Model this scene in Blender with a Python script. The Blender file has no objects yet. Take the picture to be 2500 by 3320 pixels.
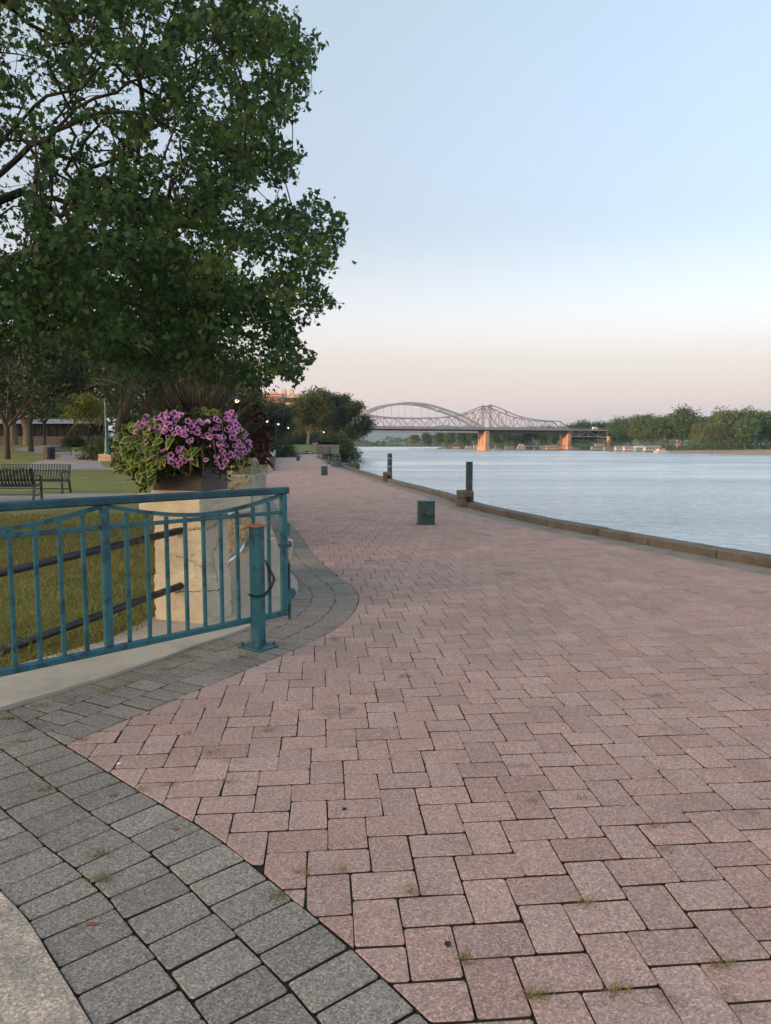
import bpy, math, random
import numpy as np
from mathutils import Vector, Matrix, Euler

R = math.radians
SC = bpy.context.scene
COL = SC.collection
random.seed(7)
rng = np.random.default_rng(7)

# ------------------------------------------------------------------ camera
FPX, W_PX, H_PX, HOR, CAMZ = 2350.0, 2500.0, 3320.0, 1440.0, 1.5
PITCH = math.atan((H_PX / 2 - HOR) / FPX)
cam = bpy.data.objects.new('camera', bpy.data.cameras.new('camera'))
COL.objects.link(cam)
cam.location = (0, 0, CAMZ)
cam.rotation_euler = (R(90) - PITCH, 0, 0)
cam.data.sensor_fit = 'VERTICAL'
cam.data.sensor_height = 24
cam.data.lens = 24 * FPX / H_PX
cam.data.clip_start = 0.05
cam.data.clip_end = 20000
SC.camera = cam

# ------------------------------------------------------------------ light
SUN_DIR = Vector((-0.86, -0.51, 0)).normalized()      # towards the sun, on plan
SUN_EL = 4.5
sun = bpy.data.objects.new('sun', bpy.data.lights.new('sun', 'SUN'))
COL.objects.link(sun)
sun.data.energy = 1.0
sun.data.angle = R(0.5)
sun.data.color = (1.0, 0.50, 0.26)
to_sun = Vector((SUN_DIR.x * math.cos(R(SUN_EL)), SUN_DIR.y * math.cos(R(SUN_EL)), math.sin(R(SUN_EL))))
sun.rotation_euler = to_sun.to_track_quat('Z', 'Y').to_euler()

wd = bpy.data.worlds.new('World')
SC.world = wd
wd.use_nodes = True
nt = wd.node_tree
for n in list(nt.nodes):
    nt.nodes.remove(n)
wo = nt.nodes.new('ShaderNodeOutputWorld')
bg = nt.nodes.new('ShaderNodeBackground')
sky = nt.nodes.new('ShaderNodeTexSky')
sky.sky_type = 'NISHITA'
sky.sun_disc = False
sky.sun_elevation = R(SUN_EL)
sky.sun_rotation = math.atan2(SUN_DIR.x, SUN_DIR.y)
sky.air_density = 1.0
sky.dust_density = 8.0
sky.ozone_density = 2.0
tc = nt.nodes.new('ShaderNodeTexCoord')
sep = nt.nodes.new('ShaderNodeSeparateXYZ')
nt.links.new(tc.outputs['Generated'], sep.inputs[0])
ramp = nt.nodes.new('ShaderNodeValToRGB')
ramp.color_ramp.interpolation = 'EASE'
els = ramp.color_ramp.elements
els[0].position = 0.0
els[0].color = (0.272, 0.206, 0.204, 1)
els[1].position = 1.0
els[1].color = (0.107, 0.129, 0.125, 1)
for p_, c_ in ((0.044, (0.276, 0.216, 0.210, 1)), (0.122, (0.210, 0.160, 0.152, 1)), (0.292, (0.092, 0.060, 0.036, 1)), (0.53, (0.088, 0.072, 0.030, 1)), (0.73, (0.096, 0.107, 0.093, 1))):
    e_ = els.new(p_)
    e_.color = c_
nt.links.new(sep.outputs['Z'], ramp.inputs[0])
gain = nt.nodes.new('ShaderNodeVectorMath')
gain.operation = 'SCALE'
gain.inputs['Scale'].default_value = 6.0        # the sky's own physical brightness range
nt.links.new(ramp.outputs[0], gain.inputs[0])
mx = nt.nodes.new('ShaderNodeMix')
mx.data_type = 'RGBA'
mx.blend_type = 'ADD'
mx.inputs[0].default_value = 1.0
sg = nt.nodes.new('ShaderNodeVectorMath')
sg.operation = 'SCALE'
sg.inputs['Scale'].default_value = 1.5
nt.links.new(sky.outputs[0], sg.inputs[0])
nt.links.new(sg.outputs[0], mx.inputs[6])
nt.links.new(gain.outputs[0], mx.inputs[7])
nt.links.new(mx.outputs[2], bg.inputs['Color'])
bg.inputs['Strength'].default_value = 0.10
nt.links.new(bg.outputs[0], wo.inputs['Surface'])

SC.view_settings.view_transform = 'Standard'
SC.view_settings.look = 'None'
SC.view_settings.gamma = 1.0
SC.view_settings.use_curve_mapping = False
SC.view_settings.exposure = 2.46
SC.cycles.max_bounces = 6
SC.cycles.diffuse_bounces = 3
SC.cycles.glossy_bounces = 3
SC.cycles.transmission_bounces = 4
SC.cycles.volume_bounces = 0
SC.cycles.caustics_reflective = False
SC.cycles.caustics_refractive = False
SC.cycles.use_denoising = True

# ------------------------------------------------------------------ measuring: sight line of the survey photograph -> metres
CT, ST = math.cos(PITCH), math.sin(PITCH)

def ray(px, py):
    u = (px - W_PX / 2) / FPX
    v = (H_PX / 2 - py) / FPX
    return u, CT + v * ST, -ST + v * CT

def G(px, py, z=0.0):                  # point on the level z
    x, y, w = ray(px, py)
    t = (z - CAMZ) / w
    return Vector((x * t, y * t, z))

def AT(px, py, Y):                     # point at the distance Y
    x, y, w = ray(px, py)
    t = Y / y
    return Vector((x * t, Y, CAMZ + w * t))

# ------------------------------------------------------------------ mesh helpers
def wloc(o):
    v = Vector((0, 0, 0))
    while o is not None:
        v = v + o.location
        o = o.parent
    return v

def tag(o, label=None, cat=None, group=None, kind=None):
    if label: o['label'] = label
    if cat: o['category'] = cat
    if group: o['group'] = group
    if kind: o['kind'] = kind
    return o

def link(name, me, parent=None):
    o = bpy.data.objects.new(name, me)
    COL.objects.link(o)
    if parent is not None:
        o.parent = parent
    return o

def empty(name, loc=(0, 0, 0), label=None, cat=None, group=None):
    o = link(name, None)
    o.location = loc
    o.empty_display_size = 0.1
    return tag(o, label, cat, group)

def copy_tree(o, parent=None):
    c = o.copy()
    COL.objects.link(c)
    c.parent = parent
    for ch in list(o.children):
        copy_tree(ch, c)
    return c

class MB:
    def __init__(self):
        self.v, self.f = [], []
    def add(self, vs, fs):
        b = len(self.v)
        self.v += [tuple(p) for p in vs]
        self.f += [tuple(b + i for i in f) for f in fs]
        return self
    def box(self, c, s, rz=0.0, bev=0.0, m=None):
        hx, hy, hz = s[0] / 2, s[1] / 2, s[2] / 2
        if bev <= 0:
            vs = [(x, y, z) for z in (-hz, hz) for x, y in ((-hx, -hy), (hx, -hy), (hx, hy), (-hx, hy))]
            fs = [(3, 2, 1, 0), (4, 5, 6, 7), (0, 1, 5, 4), (1, 2, 6, 5), (2, 3, 7, 6), (3, 0, 4, 7)]
        else:
            b = bev
            def ring(i, z):
                return [(-hx + i, -hy, z), (hx - i, -hy, z), (hx, -hy + i, z), (hx, hy - i, z), (hx - i, hy, z), (-hx + i, hy, z), (-hx, hy - i, z), (-hx, -hy + i, z)]
            def rin(z):
                return [(-hx + b, -hy + b, z), (hx - b, -hy + b, z), (hx - b, -hy + b, z), (hx - b, hy - b, z), (hx - b, hy - b, z), (-hx + b, hy - b, z), (-hx + b, hy - b, z), (-hx + b, -hy + b, z)]
            vs = ring(b, -hz + b) + ring(b, hz - b)
            vs += [(-hx + b, -hy + b, hz), (hx - b, -hy + b, hz), (hx - b, hy - b, hz), (-hx + b, hy - b, hz)]
            vs += [(-hx + b, -hy + b, -hz), (hx - b, -hy + b, -hz), (hx - b, hy - b, -hz), (-hx + b, hy - b, -hz)]
            fs = [(i, (i + 1) % 8, 8 + (i + 1) % 8, 8 + i) for i in range(8)]
            fs += [(16, 17, 18, 19), (23, 22, 21, 20)]
            fs += [(8, 9, 17, 16), (9, 10, 17), (10, 11, 18, 17), (11, 12, 18), (12, 13, 19, 18), (13, 14, 19), (14, 15, 16, 19), (15, 8, 16)]
            fs += [(1, 0, 20, 21), (2, 1, 21), (3, 2, 21, 22), (4, 3, 22), (5, 4, 22, 23), (6, 5, 23), (7, 6, 23, 20), (0, 7, 20)]
        M_ = (m if m is not None else Matrix.Rotation(rz, 3, 'Z'))
        c = Vector(c)
        return self.add([M_ @ Vector(p) + c for p in vs], fs)
    def bar(self, p, q, w, h, up=(0, 0, 1)):
        p, q = Vector(p), Vector(q)
        d = (q - p)
        L = d.length
        if L < 1e-6: return self
        d.normalize()
        u = Vector(up)
        s = d.cross(u)
        if s.length < 1e-4:
            s = d.cross(Vector((0, 1, 0)))
        s.normalize()
        u = s.cross(d)
        vs = [e + s * a * w / 2 + u * b * h / 2 for e in (p, q) for a, b in ((-1, -1), (1, -1), (1, 1), (-1, 1))]
        return self.add(vs, [(0, 1, 2, 3), (7, 6, 5, 4), (0, 4, 5, 1), (1, 5, 6, 2), (2, 6, 7, 3), (3, 7, 4, 0)])
    def sweep(self, pts, w, h, up=(0, 0, 1)):           # rectangular bar along a path
        pts = [Vector(p) for p in pts]
        vs = []
        for i, p in enumerate(pts):
            d = (pts[min(i + 1, len(pts) - 1)] - pts[max(i - 1, 0)]).normalized()
            s = d.cross(Vector(up)).normalized()
            u = s.cross(d)
            vs += [p + s * a * w / 2 + u * b * h / 2 for a, b in ((-1, -1), (1, -1), (1, 1), (-1, 1))]
        n = len(pts)
        fs = [(0, 1, 2, 3), (4 * n - 1, 4 * n - 2, 4 * n - 3, 4 * n - 4)]
        for i in range(n - 1):
            for k in range(4):
                a, b = 4 * i + k, 4 * i + (k + 1) % 4
                fs.append((a, a + 4, b + 4, b))
        return self.add(vs, fs)
    def tube(self, pts, r, n=8, cap=True):
        pts = [Vector(p) for p in pts]
        rs = r if isinstance(r, (list, tuple, np.ndarray)) else [r] * len(pts)
        vs, ref = [], None
        for i, p in enumerate(pts):
            d = (pts[min(i + 1, len(pts) - 1)] - pts[max(i - 1, 0)])
            d = d.normalized() if d.length > 1e-9 else Vector((0, 0, 1))
            if ref is None:
                ref = d.orthogonal().normalized()
            ref = (ref - d * ref.dot(d))
            ref = ref.normalized() if ref.length > 1e-6 else d.orthogonal().normalized()
            b = d.cross(ref)
            for k in range(n):
                a = 2 * math.pi * k / n
                vs.append(p + (ref * math.cos(a) + b * math.sin(a)) * rs[i])
        fs = []
        for i in range(len(pts) - 1):
            for k in range(n):
                fs.append((i * n + k, i * n + (k + 1) % n, (i + 1) * n + (k + 1) % n, (i + 1) * n + k))
        if cap:
            fs.append(tuple(range(n - 1, -1, -1)))
            fs.append(tuple((len(pts) - 1) * n + k for k in range(n)))
        return self.add(vs, fs)
    def lathe(self, prof, n=16, c=(0, 0, 0), m=None):
        c = Vector(c)
        vs = []
        for r_, z_ in prof:
            for k in range(n):
                a = 2 * math.pi * k / n
                p = Vector((r_ * math.cos(a), r_ * math.sin(a), z_))
                vs.append((m @ p if m is not None else p) + c)
        fs = []
        for i in range(len(prof) - 1):
            for k in range(n):
                fs.append((i * n + k, i * n + (k + 1) % n, (i + 1) * n + (k + 1) % n, (i + 1) * n + k))
        fs.append(tuple(range(n - 1, -1, -1)))
        fs.append(tuple((len(prof) - 1) * n + k for k in range(n)))
        return self.add(vs, fs)
    def prism(self, poly, z0, z1, poly2=None):
        n = len(poly)
        p2 = poly2 or poly
        vs = [(p[0], p[1], z0) for p in poly] + [(p[0], p[1], z1) for p in p2]
        fs = [tuple(range(n - 1, -1, -1)), tuple(range(n, 2 * n))]
        fs += [(i, (i + 1) % n, n + (i + 1) % n, n + i) for i in range(n)]
        return self.add(vs, fs)
    def build(self, name, mat=None, parent=None, smooth=False, kind=None, label=None, cat=None, group=None):
        off = wloc(parent) if parent is not None else Vector((0, 0, 0))
        me = bpy.data.meshes.new(name)
        me.from_pydata([(p[0] - off.x, p[1] - off.y, p[2] - off.z) for p in self.v], [], self.f)
        if mat: me.materials.append(mat)
        if smooth:
            me.shade_smooth()
        me.update()
        o = link(name, me, parent)
        return tag(o, label, cat, group, kind)

def np_mesh(name, V, K, mat, parent=None, attrs=None, smooth=False, kind=None):
    """V: (N, K, 3) polygons of K corners each, one face apiece."""
    V = np.asarray(V, dtype=np.float32)
    if parent is not None:
        o_ = wloc(parent)
        V = V - np.array([o_.x, o_.y, o_.z], dtype=np.float32)
    N = V.shape[0]
    me = bpy.data.meshes.new(name)
    me.vertices.add(N * K)
    me.vertices.foreach_set('co', V.reshape(-1))
    me.loops.add(N * K)
    me.loops.foreach_set('vertex_index', np.arange(N * K, dtype=np.int32))
    me.polygons.add(N)
    me.polygons.foreach_set('loop_start', np.arange(0, N * K, K, dtype=np.int32))
    me.polygons.foreach_set('loop_total', np.full(N, K, dtype=np.int32))
    if mat: me.materials.append(mat)
    me.update(calc_edges=True)
    for k, a in (attrs or {}).items():
        at = me.attributes.new(k, 'FLOAT', 'FACE')
        at.data.foreach_set('value', np.asarray(a, dtype=np.float32))
    o = link(name, me, parent)
    return tag(o, kind=kind)

def catmull(pts, step=0.1):
    P = [np.array(p, dtype=float) for p in pts]
    P = [2 * P[0] - P[1]] + P + [2 * P[-1] - P[-2]]
    out = []
    for i in range(1, len(P) - 2):
        p0, p1, p2, p3 = P[i - 1:i + 3]
        n = max(2, int(np.linalg.norm(p2 - p1) / step))
        for k in range(n):
            t = k / n
            out.append(0.5 * ((2 * p1) + (-p0 + p2) * t + (2 * p0 - 5 * p1 + 4 * p2 - p3) * t * t + (-p0 + 3 * p1 - 3 * p2 + p3) * t ** 3))
    out.append(P[-2])
    return np.array(out)

def arc_points(poly, step):
    d = np.r_[0, np.cumsum(np.linalg.norm(np.diff(poly, axis=0), axis=1))]
    s = np.arange(0, d[-1], step)
    return np.stack([np.interp(s, d, poly[:, k]) for k in range(poly.shape[1])], 1)

def offset_line(poly, d):                    # to the left of its direction
    t = np.gradient(poly, axis=0)
    t /= np.linalg.norm(t, axis=1)[:, None] + 1e-12
    return poly + np.stack([-t[:, 1], t[:, 0]], 1) * d

# ------------------------------------------------------------------ materials
MATS = {}

def mat(name, col, rough=0.7, metal=0.0, var=0.15, vs=3.0, bump=0.0, bs=40.0, col2=None, c2s=1.0, c2lo=0.45, c2hi=0.65, rnd=0.0,
        transl=0.0, speck=0.0, ss=250.0, spec=0.3, hue=None, emit=None, estr=0.0, bdist=0.01, coat=0.0, stain=None):
    m = bpy.data.materials.new(name)
    m.use_nodes = True
    t = m.node_tree
    N, Lk = t.nodes, t.links
    b = N['Principled BSDF']
    out = N['Material Output']
    b.inputs['Roughness'].default_value = rough
    b.inputs['Metallic'].default_value = metal
    b.inputs['Specular IOR Level'].default_value = spec
    if coat: b.inputs['Coat Weight'].default_value = coat
    geo = N.new('ShaderNodeNewGeometry')
    pos = geo.outputs['Position']
    def noise(scale, detail=4.0, r=0.6):
        n = N.new('ShaderNodeTexNoise')
        n.inputs['Scale'].default_value = scale
        n.inputs['Detail'].default_value = detail
        n.inputs['Roughness'].default_value = r
        Lk.new(pos, n.inputs['Vector'])
        return n.outputs['Fac']
    def maprange(s, a, b_, c, d):
        n = N.new('ShaderNodeMapRange')
        n.inputs[1].default_value, n.inputs[2].default_value, n.inputs[3].default_value, n.inputs[4].default_value = a, b_, c, d
        Lk.new(s, n.inputs[0])
        return n.outputs[0]
    def mixc(f, a, b_, mode='MIX'):
        n = N.new('ShaderNodeMix')
        n.data_type = 'RGBA'
        n.blend_type = mode
        for s, v in ((0, f), (6, a), (7, b_)):
            if hasattr(v, 'links') or hasattr(v, 'is_linked'):
                Lk.new(v, n.inputs[s])
            elif s == 0:
                n.inputs[s].default_value = v
            else:
                n.inputs[s].default_value = tuple(v[:3]) + (1,)
        return n.outputs[2]
    def scale(c, f):
        n = N.new('ShaderNodeVectorMath')
        n.operation = 'SCALE'
        if hasattr(c, 'is_linked'): Lk.new(c, n.inputs[0])
        else: n.inputs[0].default_value = tuple(c[:3])
        Lk.new(f, n.inputs['Scale'])
        return n.outputs[0]
    c = col
    if hue is not None or rnd > 0:
        oi = N.new('ShaderNodeObjectInfo')
        at = N.new('ShaderNodeAttribute')
        at.attribute_name = 'rnd'
        ad = N.new('ShaderNodeMath')
        ad.operation = 'ADD'
        Lk.new(oi.outputs['Random'], ad.inputs[0])
        Lk.new(at.outputs['Fac'], ad.inputs[1])
        fr = N.new('ShaderNodeMath')
        fr.operation = 'FRACT'
        Lk.new(ad.outputs[0], fr.inputs[0])
        rv = fr.outputs[0]
        if hue is not None:
            c = mixc(rv, c, hue)
    if col2 is not None:
        c = mixc(maprange(noise(c2s), c2lo, c2hi, 0, 1), c, col2)
    if var > 0:
        c = scale(c, maprange(noise(vs), 0.25, 0.75, 1 - var, 1 + var))
    if rnd > 0:
        wn = N.new('ShaderNodeTexWhiteNoise')
        wn.noise_dimensions = '1D'
        Lk.new(rv, wn.inputs['W'])
        c = scale(c, maprange(wn.outputs['Value'], 0, 1, 1 - rnd, 1 + rnd))
    if stain is not None:
        c = scale(c, maprange(noise(stain[0], 3.0, 0.7), stain[1], stain[2], 1.0, stain[3]))
    hgt = None
    if speck > 0:
        vo = N.new('ShaderNodeTexVoronoi')
        vo.inputs['Scale'].default_value = ss
        Lk.new(pos, vo.inputs['Vector'])
        sx = N.new('ShaderNodeSeparateXYZ')
        Lk.new(vo.outputs['Color'], sx.inputs[0])
        rp = N.new('ShaderNodeValToRGB')
        rp.color_ramp.elements[0].color = (1 - speck,) * 3 + (1,)
        rp.color_ramp.elements[1].color = (1 + speck * 1.35, 1 + speck * 1.2, 1 + speck * 1.05, 1)
        e1 = rp.color_ramp.elements.new(0.35); e1.color = (1 - speck * .3,) * 3 + (1,)
        e2 = rp.color_ramp.elements.new(0.75); e2.color = (1 + speck * .2,) * 3 + (1,)
        Lk.new(sx.outputs['X'], rp.inputs[0])
        c = mixc(1.0, c, rp.outputs[0], 'MULTIPLY')
        hgt = vo.outputs['Distance']
    if hasattr(c, 'is_linked'):
        Lk.new(c, b.inputs['Base Color'])
    else:
        b.inputs['Base Color'].default_value = tuple(c[:3]) + (1,)
    if bump > 0:
        bp = N.new('ShaderNodeBump')
        bp.inputs['Strength'].default_value = bump
        bp.inputs['Distance'].default_value = bdist
        Lk.new(hgt if hgt is not None else noise(bs, 5.0, 0.65), bp.inputs['Height'])
        Lk.new(bp.outputs[0], b.inputs['Normal'])
    if emit is not None:
        b.inputs['Emission Color'].default_value = tuple(emit) + (1,)
        b.inputs['Emission Strength'].default_value = estr
    if transl > 0:
        tr = N.new('ShaderNodeBsdfTranslucent')
        if hasattr(c, 'is_linked'): Lk.new(c, tr.inputs['Color'])
        else: tr.inputs['Color'].default_value = tuple(c[:3]) + (1,)
        ms = N.new('ShaderNodeMixShader')
        ms.inputs[0].default_value = transl
        Lk.new(b.outputs[0], ms.inputs[1])
        Lk.new(tr.outputs[0], ms.inputs[2])
        Lk.new(ms.outputs[0], out.inputs['Surface'])
    MATS[name] = m
    return m

def attr_mat(name, attr, stops, rough=0.5, transl=0.3, var=0.15, vs=20.0):
    m = mat(name, (1, 1, 1), rough=rough, var=0)
    t = m.node_tree
    N, Lk = t.nodes, t.links
    at = N.new('ShaderNodeAttribute')
    at.attribute_name = attr
    rp = N.new('ShaderNodeValToRGB')
    rp.color_ramp.elements[0].position = stops[0][0]
    rp.color_ramp.elements[0].color = stops[0][1] + (1,)
    rp.color_ramp.elements[1].position = stops[-1][0]
    rp.color_ramp.elements[1].color = stops[-1][1] + (1,)
    for p, c in stops[1:-1]:
        rp.color_ramp.elements.new(p).color = c + (1,)
    oi = N.new('ShaderNodeObjectInfo')
    mr = N.new('ShaderNodeMapRange')
    mr.inputs[3].default_value, mr.inputs[4].default_value = 1 - var, 1 + var
    Lk.new(oi.outputs['Random'], mr.inputs[0])
    # ragged edge between the colours
    geo = N.new('ShaderNodeNewGeometry')
    no = N.new('ShaderNodeTexNoise')
    no.inputs['Scale'].default_value = vs * 6
    Lk.new(geo.outputs['Position'], no.inputs['Vector'])
    ma = N.new('ShaderNodeMath'); ma.operation = 'MULTIPLY_ADD'
    Lk.new(no.outputs['Fac'], ma.inputs[0]); ma.inputs[1].default_value = 0.25
    su = N.new('ShaderNodeMath'); su.operation = 'SUBTRACT'
    Lk.new(at.outputs['Fac'], su.inputs[0]); su.inputs[1].default_value = 0.125
    Lk.new(su.outputs[0], ma.inputs[2])
    Lk.new(ma.outputs[0], rp.inputs[0])
    sc = N.new('ShaderNodeVectorMath'); sc.operation = 'SCALE'
    Lk.new(rp.outputs[0], sc.inputs[0]); Lk.new(mr.outputs[0], sc.inputs['Scale'])
    b = N['Principled BSDF']
    Lk.new(sc.outputs[0], b.inputs['Base Color'])
    if transl:
        tr = N.new('ShaderNodeBsdfTranslucent'); Lk.new(sc.outputs[0], tr.inputs['Color'])
        ms = N.new('ShaderNodeMixShader'); ms.inputs[0].default_value = transl
        Lk.new(b.outputs[0], ms.inputs[1]); Lk.new(tr.outputs[0], ms.inputs[2])
        Lk.new(ms.outputs[0], N['Material Output'].inputs['Surface'])
    return m

mat('paver_red', (0.420, 0.258, 0.212), rough=0.85, var=0.10, vs=1.2, rnd=0.10, speck=0.40, ss=170, bump=0.5, bdist=0.003, hue=(0.430, 0.285, 0.238), col2=(0.335, 0.220, 0.180), c2s=1.1, c2lo=0.56, c2hi=0.72, stain=(1.7, 0.62, 0.70, 0.62))
mat('paver_grey', (0.245, 0.205, 0.172), stain=(2.3, 0.62, 0.72, 0.70), rough=0.88, var=0.10, vs=1.5, rnd=0.10, speck=0.48, ss=170, bump=0.5, bdist=0.003, hue=(0.285, 0.238, 0.196), col2=(0.195, 0.172, 0.132), c2s=0.8, c2lo=0.52, c2hi=0.72)
mat('paver_far', (0.42, 0.285, 0.230), rough=0.9, var=0.16, vs=0.8, col2=(0.37, 0.275, 0.225), c2s=0.12, c2lo=0.4, c2hi=0.6)
mat('joint_sand', (0.030, 0.026, 0.020), rough=0.95, var=0.3, vs=40, col2=(0.06, 0.055, 0.03), c2s=3)
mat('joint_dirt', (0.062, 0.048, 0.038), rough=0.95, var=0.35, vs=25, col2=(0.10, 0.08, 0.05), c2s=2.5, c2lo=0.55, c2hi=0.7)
mat('concrete', (0.62, 0.47, 0.36), rough=0.9, var=0.12, vs=2.5, speck=0.42, ss=160, bump=0.35, bdist=0.002, col2=(0.25, 0.22, 0.18), c2s=1.6)
mat('concrete_old', (0.48, 0.40, 0.315), rough=0.92, var=0.10, vs=6, bump=0.4, bs=90, bdist=0.004, col2=(0.39, 0.335, 0.27), c2s=2.6)
mat('kerb_concrete', (0.165, 0.138, 0.118), rough=0.92, var=0.22, vs=5, speck=0.3, ss=90, bump=0.5, bdist=0.004, col2=(0.11, 0.10, 0.075), c2s=1.1)
mat('lawn_soil', (0.160, 0.155, 0.036), rough=0.95, var=0.28, vs=1.3, bump=0.6, bs=60, bdist=0.02, col2=(0.19, 0.180, 0.055), c2s=0.35)
mat('grass_blade', (0.165, 0.215, 0.045), rough=0.6, var=0.2, vs=2.0, rnd=0.30, hue=(0.270, 0.235, 0.080), transl=0.3, col2=(0.255, 0.215, 0.065), c2s=0.7, c2lo=0.42, c2hi=0.6)
mat('weed_blade', (0.10, 0.14, 0.03), rough=0.6, var=0.2, rnd=0.3, hue=(0.42, 0.30, 0.11), transl=0.3)
mat('earth', (0.075, 0.070, 0.036), rough=0.95, var=0.3, vs=0.4, col2=(0.07, 0.085, 0.03), c2s=0.15)
mat('sand', (0.36, 0.24, 0.16), rough=0.95, var=0.15, vs=0.3)
mat('path', (0.30, 0.25, 0.215), rough=0.9, var=0.12, vs=1.2, col2=(0.24, 0.215, 0.19), c2s=0.8)
mat('teal_paint', (0.027, 0.132, 0.160), rough=0.42, var=0.20, vs=9, spec=0.45, bump=0.15, bs=120, bdist=0.001, col2=(0.015, 0.068, 0.090), c2s=7.0, c2lo=0.54, c2hi=0.60)
mat('teal_dark', (0.016, 0.068, 0.088), rough=0.45, var=0.25, vs=8, spec=0.4, col2=(0.022, 0.085, 0.100), c2s=8.0, c2lo=0.55, c2hi=0.60)
mat('teal_worn', (0.030, 0.066, 0.074), rough=0.5, var=0.3, vs=10, spec=0.4, bump=0.15, bs=60, bdist=0.002, col2=(0.050, 0.085, 0.085), c2s=6.0)
mat('rust_orange', (0.36, 0.15, 0.07), rough=0.7, var=0.25, vs=30)
mat('dark_iron', (0.022, 0.024, 0.026), rough=0.5, metal=0.5, var=0.3, vs=30)
mat('pipe_dark', (0.028, 0.028, 0.034), rough=0.38, var=0.35, vs=14, spec=0.5, col2=(0.10, 0.10, 0.105), c2s=16, c2lo=0.60, c2hi=0.66, bump=0.1, bs=90)
mat('steel', (0.56, 0.56, 0.57), rough=0.30, metal=0.9, var=0.2, vs=25)
mat('stucco', (0.80, 0.69, 0.51), rough=0.92, var=0.12, vs=6, bump=0.9, bs=60, bdist=0.028, col2=(0.70, 0.61, 0.47), c2s=1.6)
mat('stucco_grey', (0.64, 0.58, 0.46), rough=0.92, var=0.15, vs=6, bump=1.0, bs=42, bdist=0.04, col2=(0.40, 0.37, 0.29), c2s=2.2)
mat('stone_smooth', (0.48, 0.38, 0.25), rough=0.9, var=0.13, vs=5, bump=0.25, bs=70, col2=(0.36, 0.31, 0.22), c2s=2.0)
mat('mossy', (0.16, 0.145, 0.09), rough=0.95, var=0.35, vs=9, bump=0.5, bs=50, col2=(0.30, 0.27, 0.19), c2s=10)
mat('capstone', (0.58, 0.49, 0.38), rough=0.85, var=0.08, vs=4)
mat('crack', (0.10, 0.075, 0.05), rough=0.95, var=0.2)
mat('plaster_patch', (0.60, 0.57, 0.50), rough=0.95, var=0.15, vs=30)
mat('planter_brown', (0.075, 0.058, 0.056), rough=0.5, var=0.22, vs=5, spec=0.4, bump=0.1, bs=40)
mat('bark', (0.060, 0.050, 0.040), rough=0.95, var=0.35, vs=12, bump=0.8, bs=26, bdist=0.02)
mat('bark_pale', (0.22, 0.175, 0.130), rough=0.95, var=0.3, vs=4, bump=0.6, bs=9, bdist=0.04)
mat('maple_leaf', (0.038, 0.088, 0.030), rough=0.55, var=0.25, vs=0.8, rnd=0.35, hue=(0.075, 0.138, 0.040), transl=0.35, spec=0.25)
mat('maple_leaf_lit', (0.135, 0.210, 0.050), rough=0.55, var=0.25, vs=0.9, rnd=0.3, hue=(0.165, 0.215, 0.052), transl=0.4, spec=0.25)  # paler copy of the maple leaf, light on it put into the colour
mat('leaf_dark', (0.030, 0.060, 0.024), rough=0.6, var=0.35, vs=0.5, rnd=0.4, hue=(0.052, 0.084, 0.028), transl=0.3)
mat('leaf_mid', (0.050, 0.088, 0.030), rough=0.6, var=0.35, vs=0.4, rnd=0.4, hue=(0.088, 0.110, 0.036), transl=0.3)
mat('leaf_yellow', (0.36, 0.29, 0.045), rough=0.6, var=0.3, vs=0.6, rnd=0.4, hue=(0.17, 0.20, 0.040), transl=0.35)
mat('leaf_purple', (0.028, 0.016, 0.022), rough=0.6, var=0.3, vs=0.5, rnd=0.4, hue=(0.045, 0.022, 0.026), transl=0.25)
mat('leaf_far', (0.050, 0.110, 0.046), rough=0.8, var=0.35, vs=0.12, rnd=0.35, hue=(0.075, 0.135, 0.052), transl=0.2)
mat('leaf_far_pale', (0.080, 0.135, 0.055), rough=0.8, var=0.3, vs=0.12, rnd=0.35, hue=(0.120, 0.160, 0.065), transl=0.2)
mat('burgundy', (0.065, 0.018, 0.024), rough=0.5, var=0.3, vs=14, rnd=0.45, hue=(0.030, 0.022, 0.014), transl=0.25)
mat('purple_blade', (0.024, 0.014, 0.016), rough=0.5, var=0.3, rnd=0.4, hue=(0.060, 0.048, 0.030), transl=0.15)
mat('plume', (0.30, 0.175, 0.13), rough=0.9, var=0.2, rnd=0.3, hue=(0.38, 0.25, 0.16), transl=0.3)
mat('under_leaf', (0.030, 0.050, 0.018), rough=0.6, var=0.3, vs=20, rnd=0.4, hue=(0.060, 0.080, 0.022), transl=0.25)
mat('bench_green', (0.012, 0.030, 0.030), rough=0.4, var=0.2, vs=8, spec=0.5)
mat('bin_metal', (0.045, 0.048, 0.052), rough=0.5, var=0.2, vs=6)
mat('brick_wall', (0.30, 0.105, 0.070), rough=0.9, var=0.15, vs=1.5)
mat('trim_stone', (0.50, 0.40, 0.32), rough=0.85, var=0.1, vs=1)
mat('dark_wall', (0.020, 0.020, 0.024), rough=0.8, var=0.3, vs=1.5)
mat('pale_roof', (0.24, 0.24, 0.24), rough=0.7, var=0.1, vs=1)
mat('glass_dark', (0.035, 0.042, 0.050), rough=0.12, var=0.2, vs=0.6, spec=0.6)
mat('pier_concrete', (0.54, 0.36, 0.235), rough=0.9, var=0.14, vs=0.25, col2=(0.54, 0.34, 0.21), c2s=0.2)
mat('bridge_steel', (0.34, 0.325, 0.33), rough=0.55, var=0.12, vs=0.3)
mat('arch_steel', (0.40, 0.41, 0.44), rough=0.5, var=0.08, vs=0.1)
mat('deck_under', (0.06, 0.06, 0.07), rough=0.7, var=0.2, vs=0.3)
mat('asphalt', (0.07, 0.07, 0.07), rough=0.9, var=0.1)
mat('boat_white', (0.50, 0.48, 0.45), rough=0.5, var=0.06, vs=0.5)
mat('boat_tan', (0.42, 0.32, 0.24), rough=0.6, var=0.1, vs=0.5)
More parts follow.
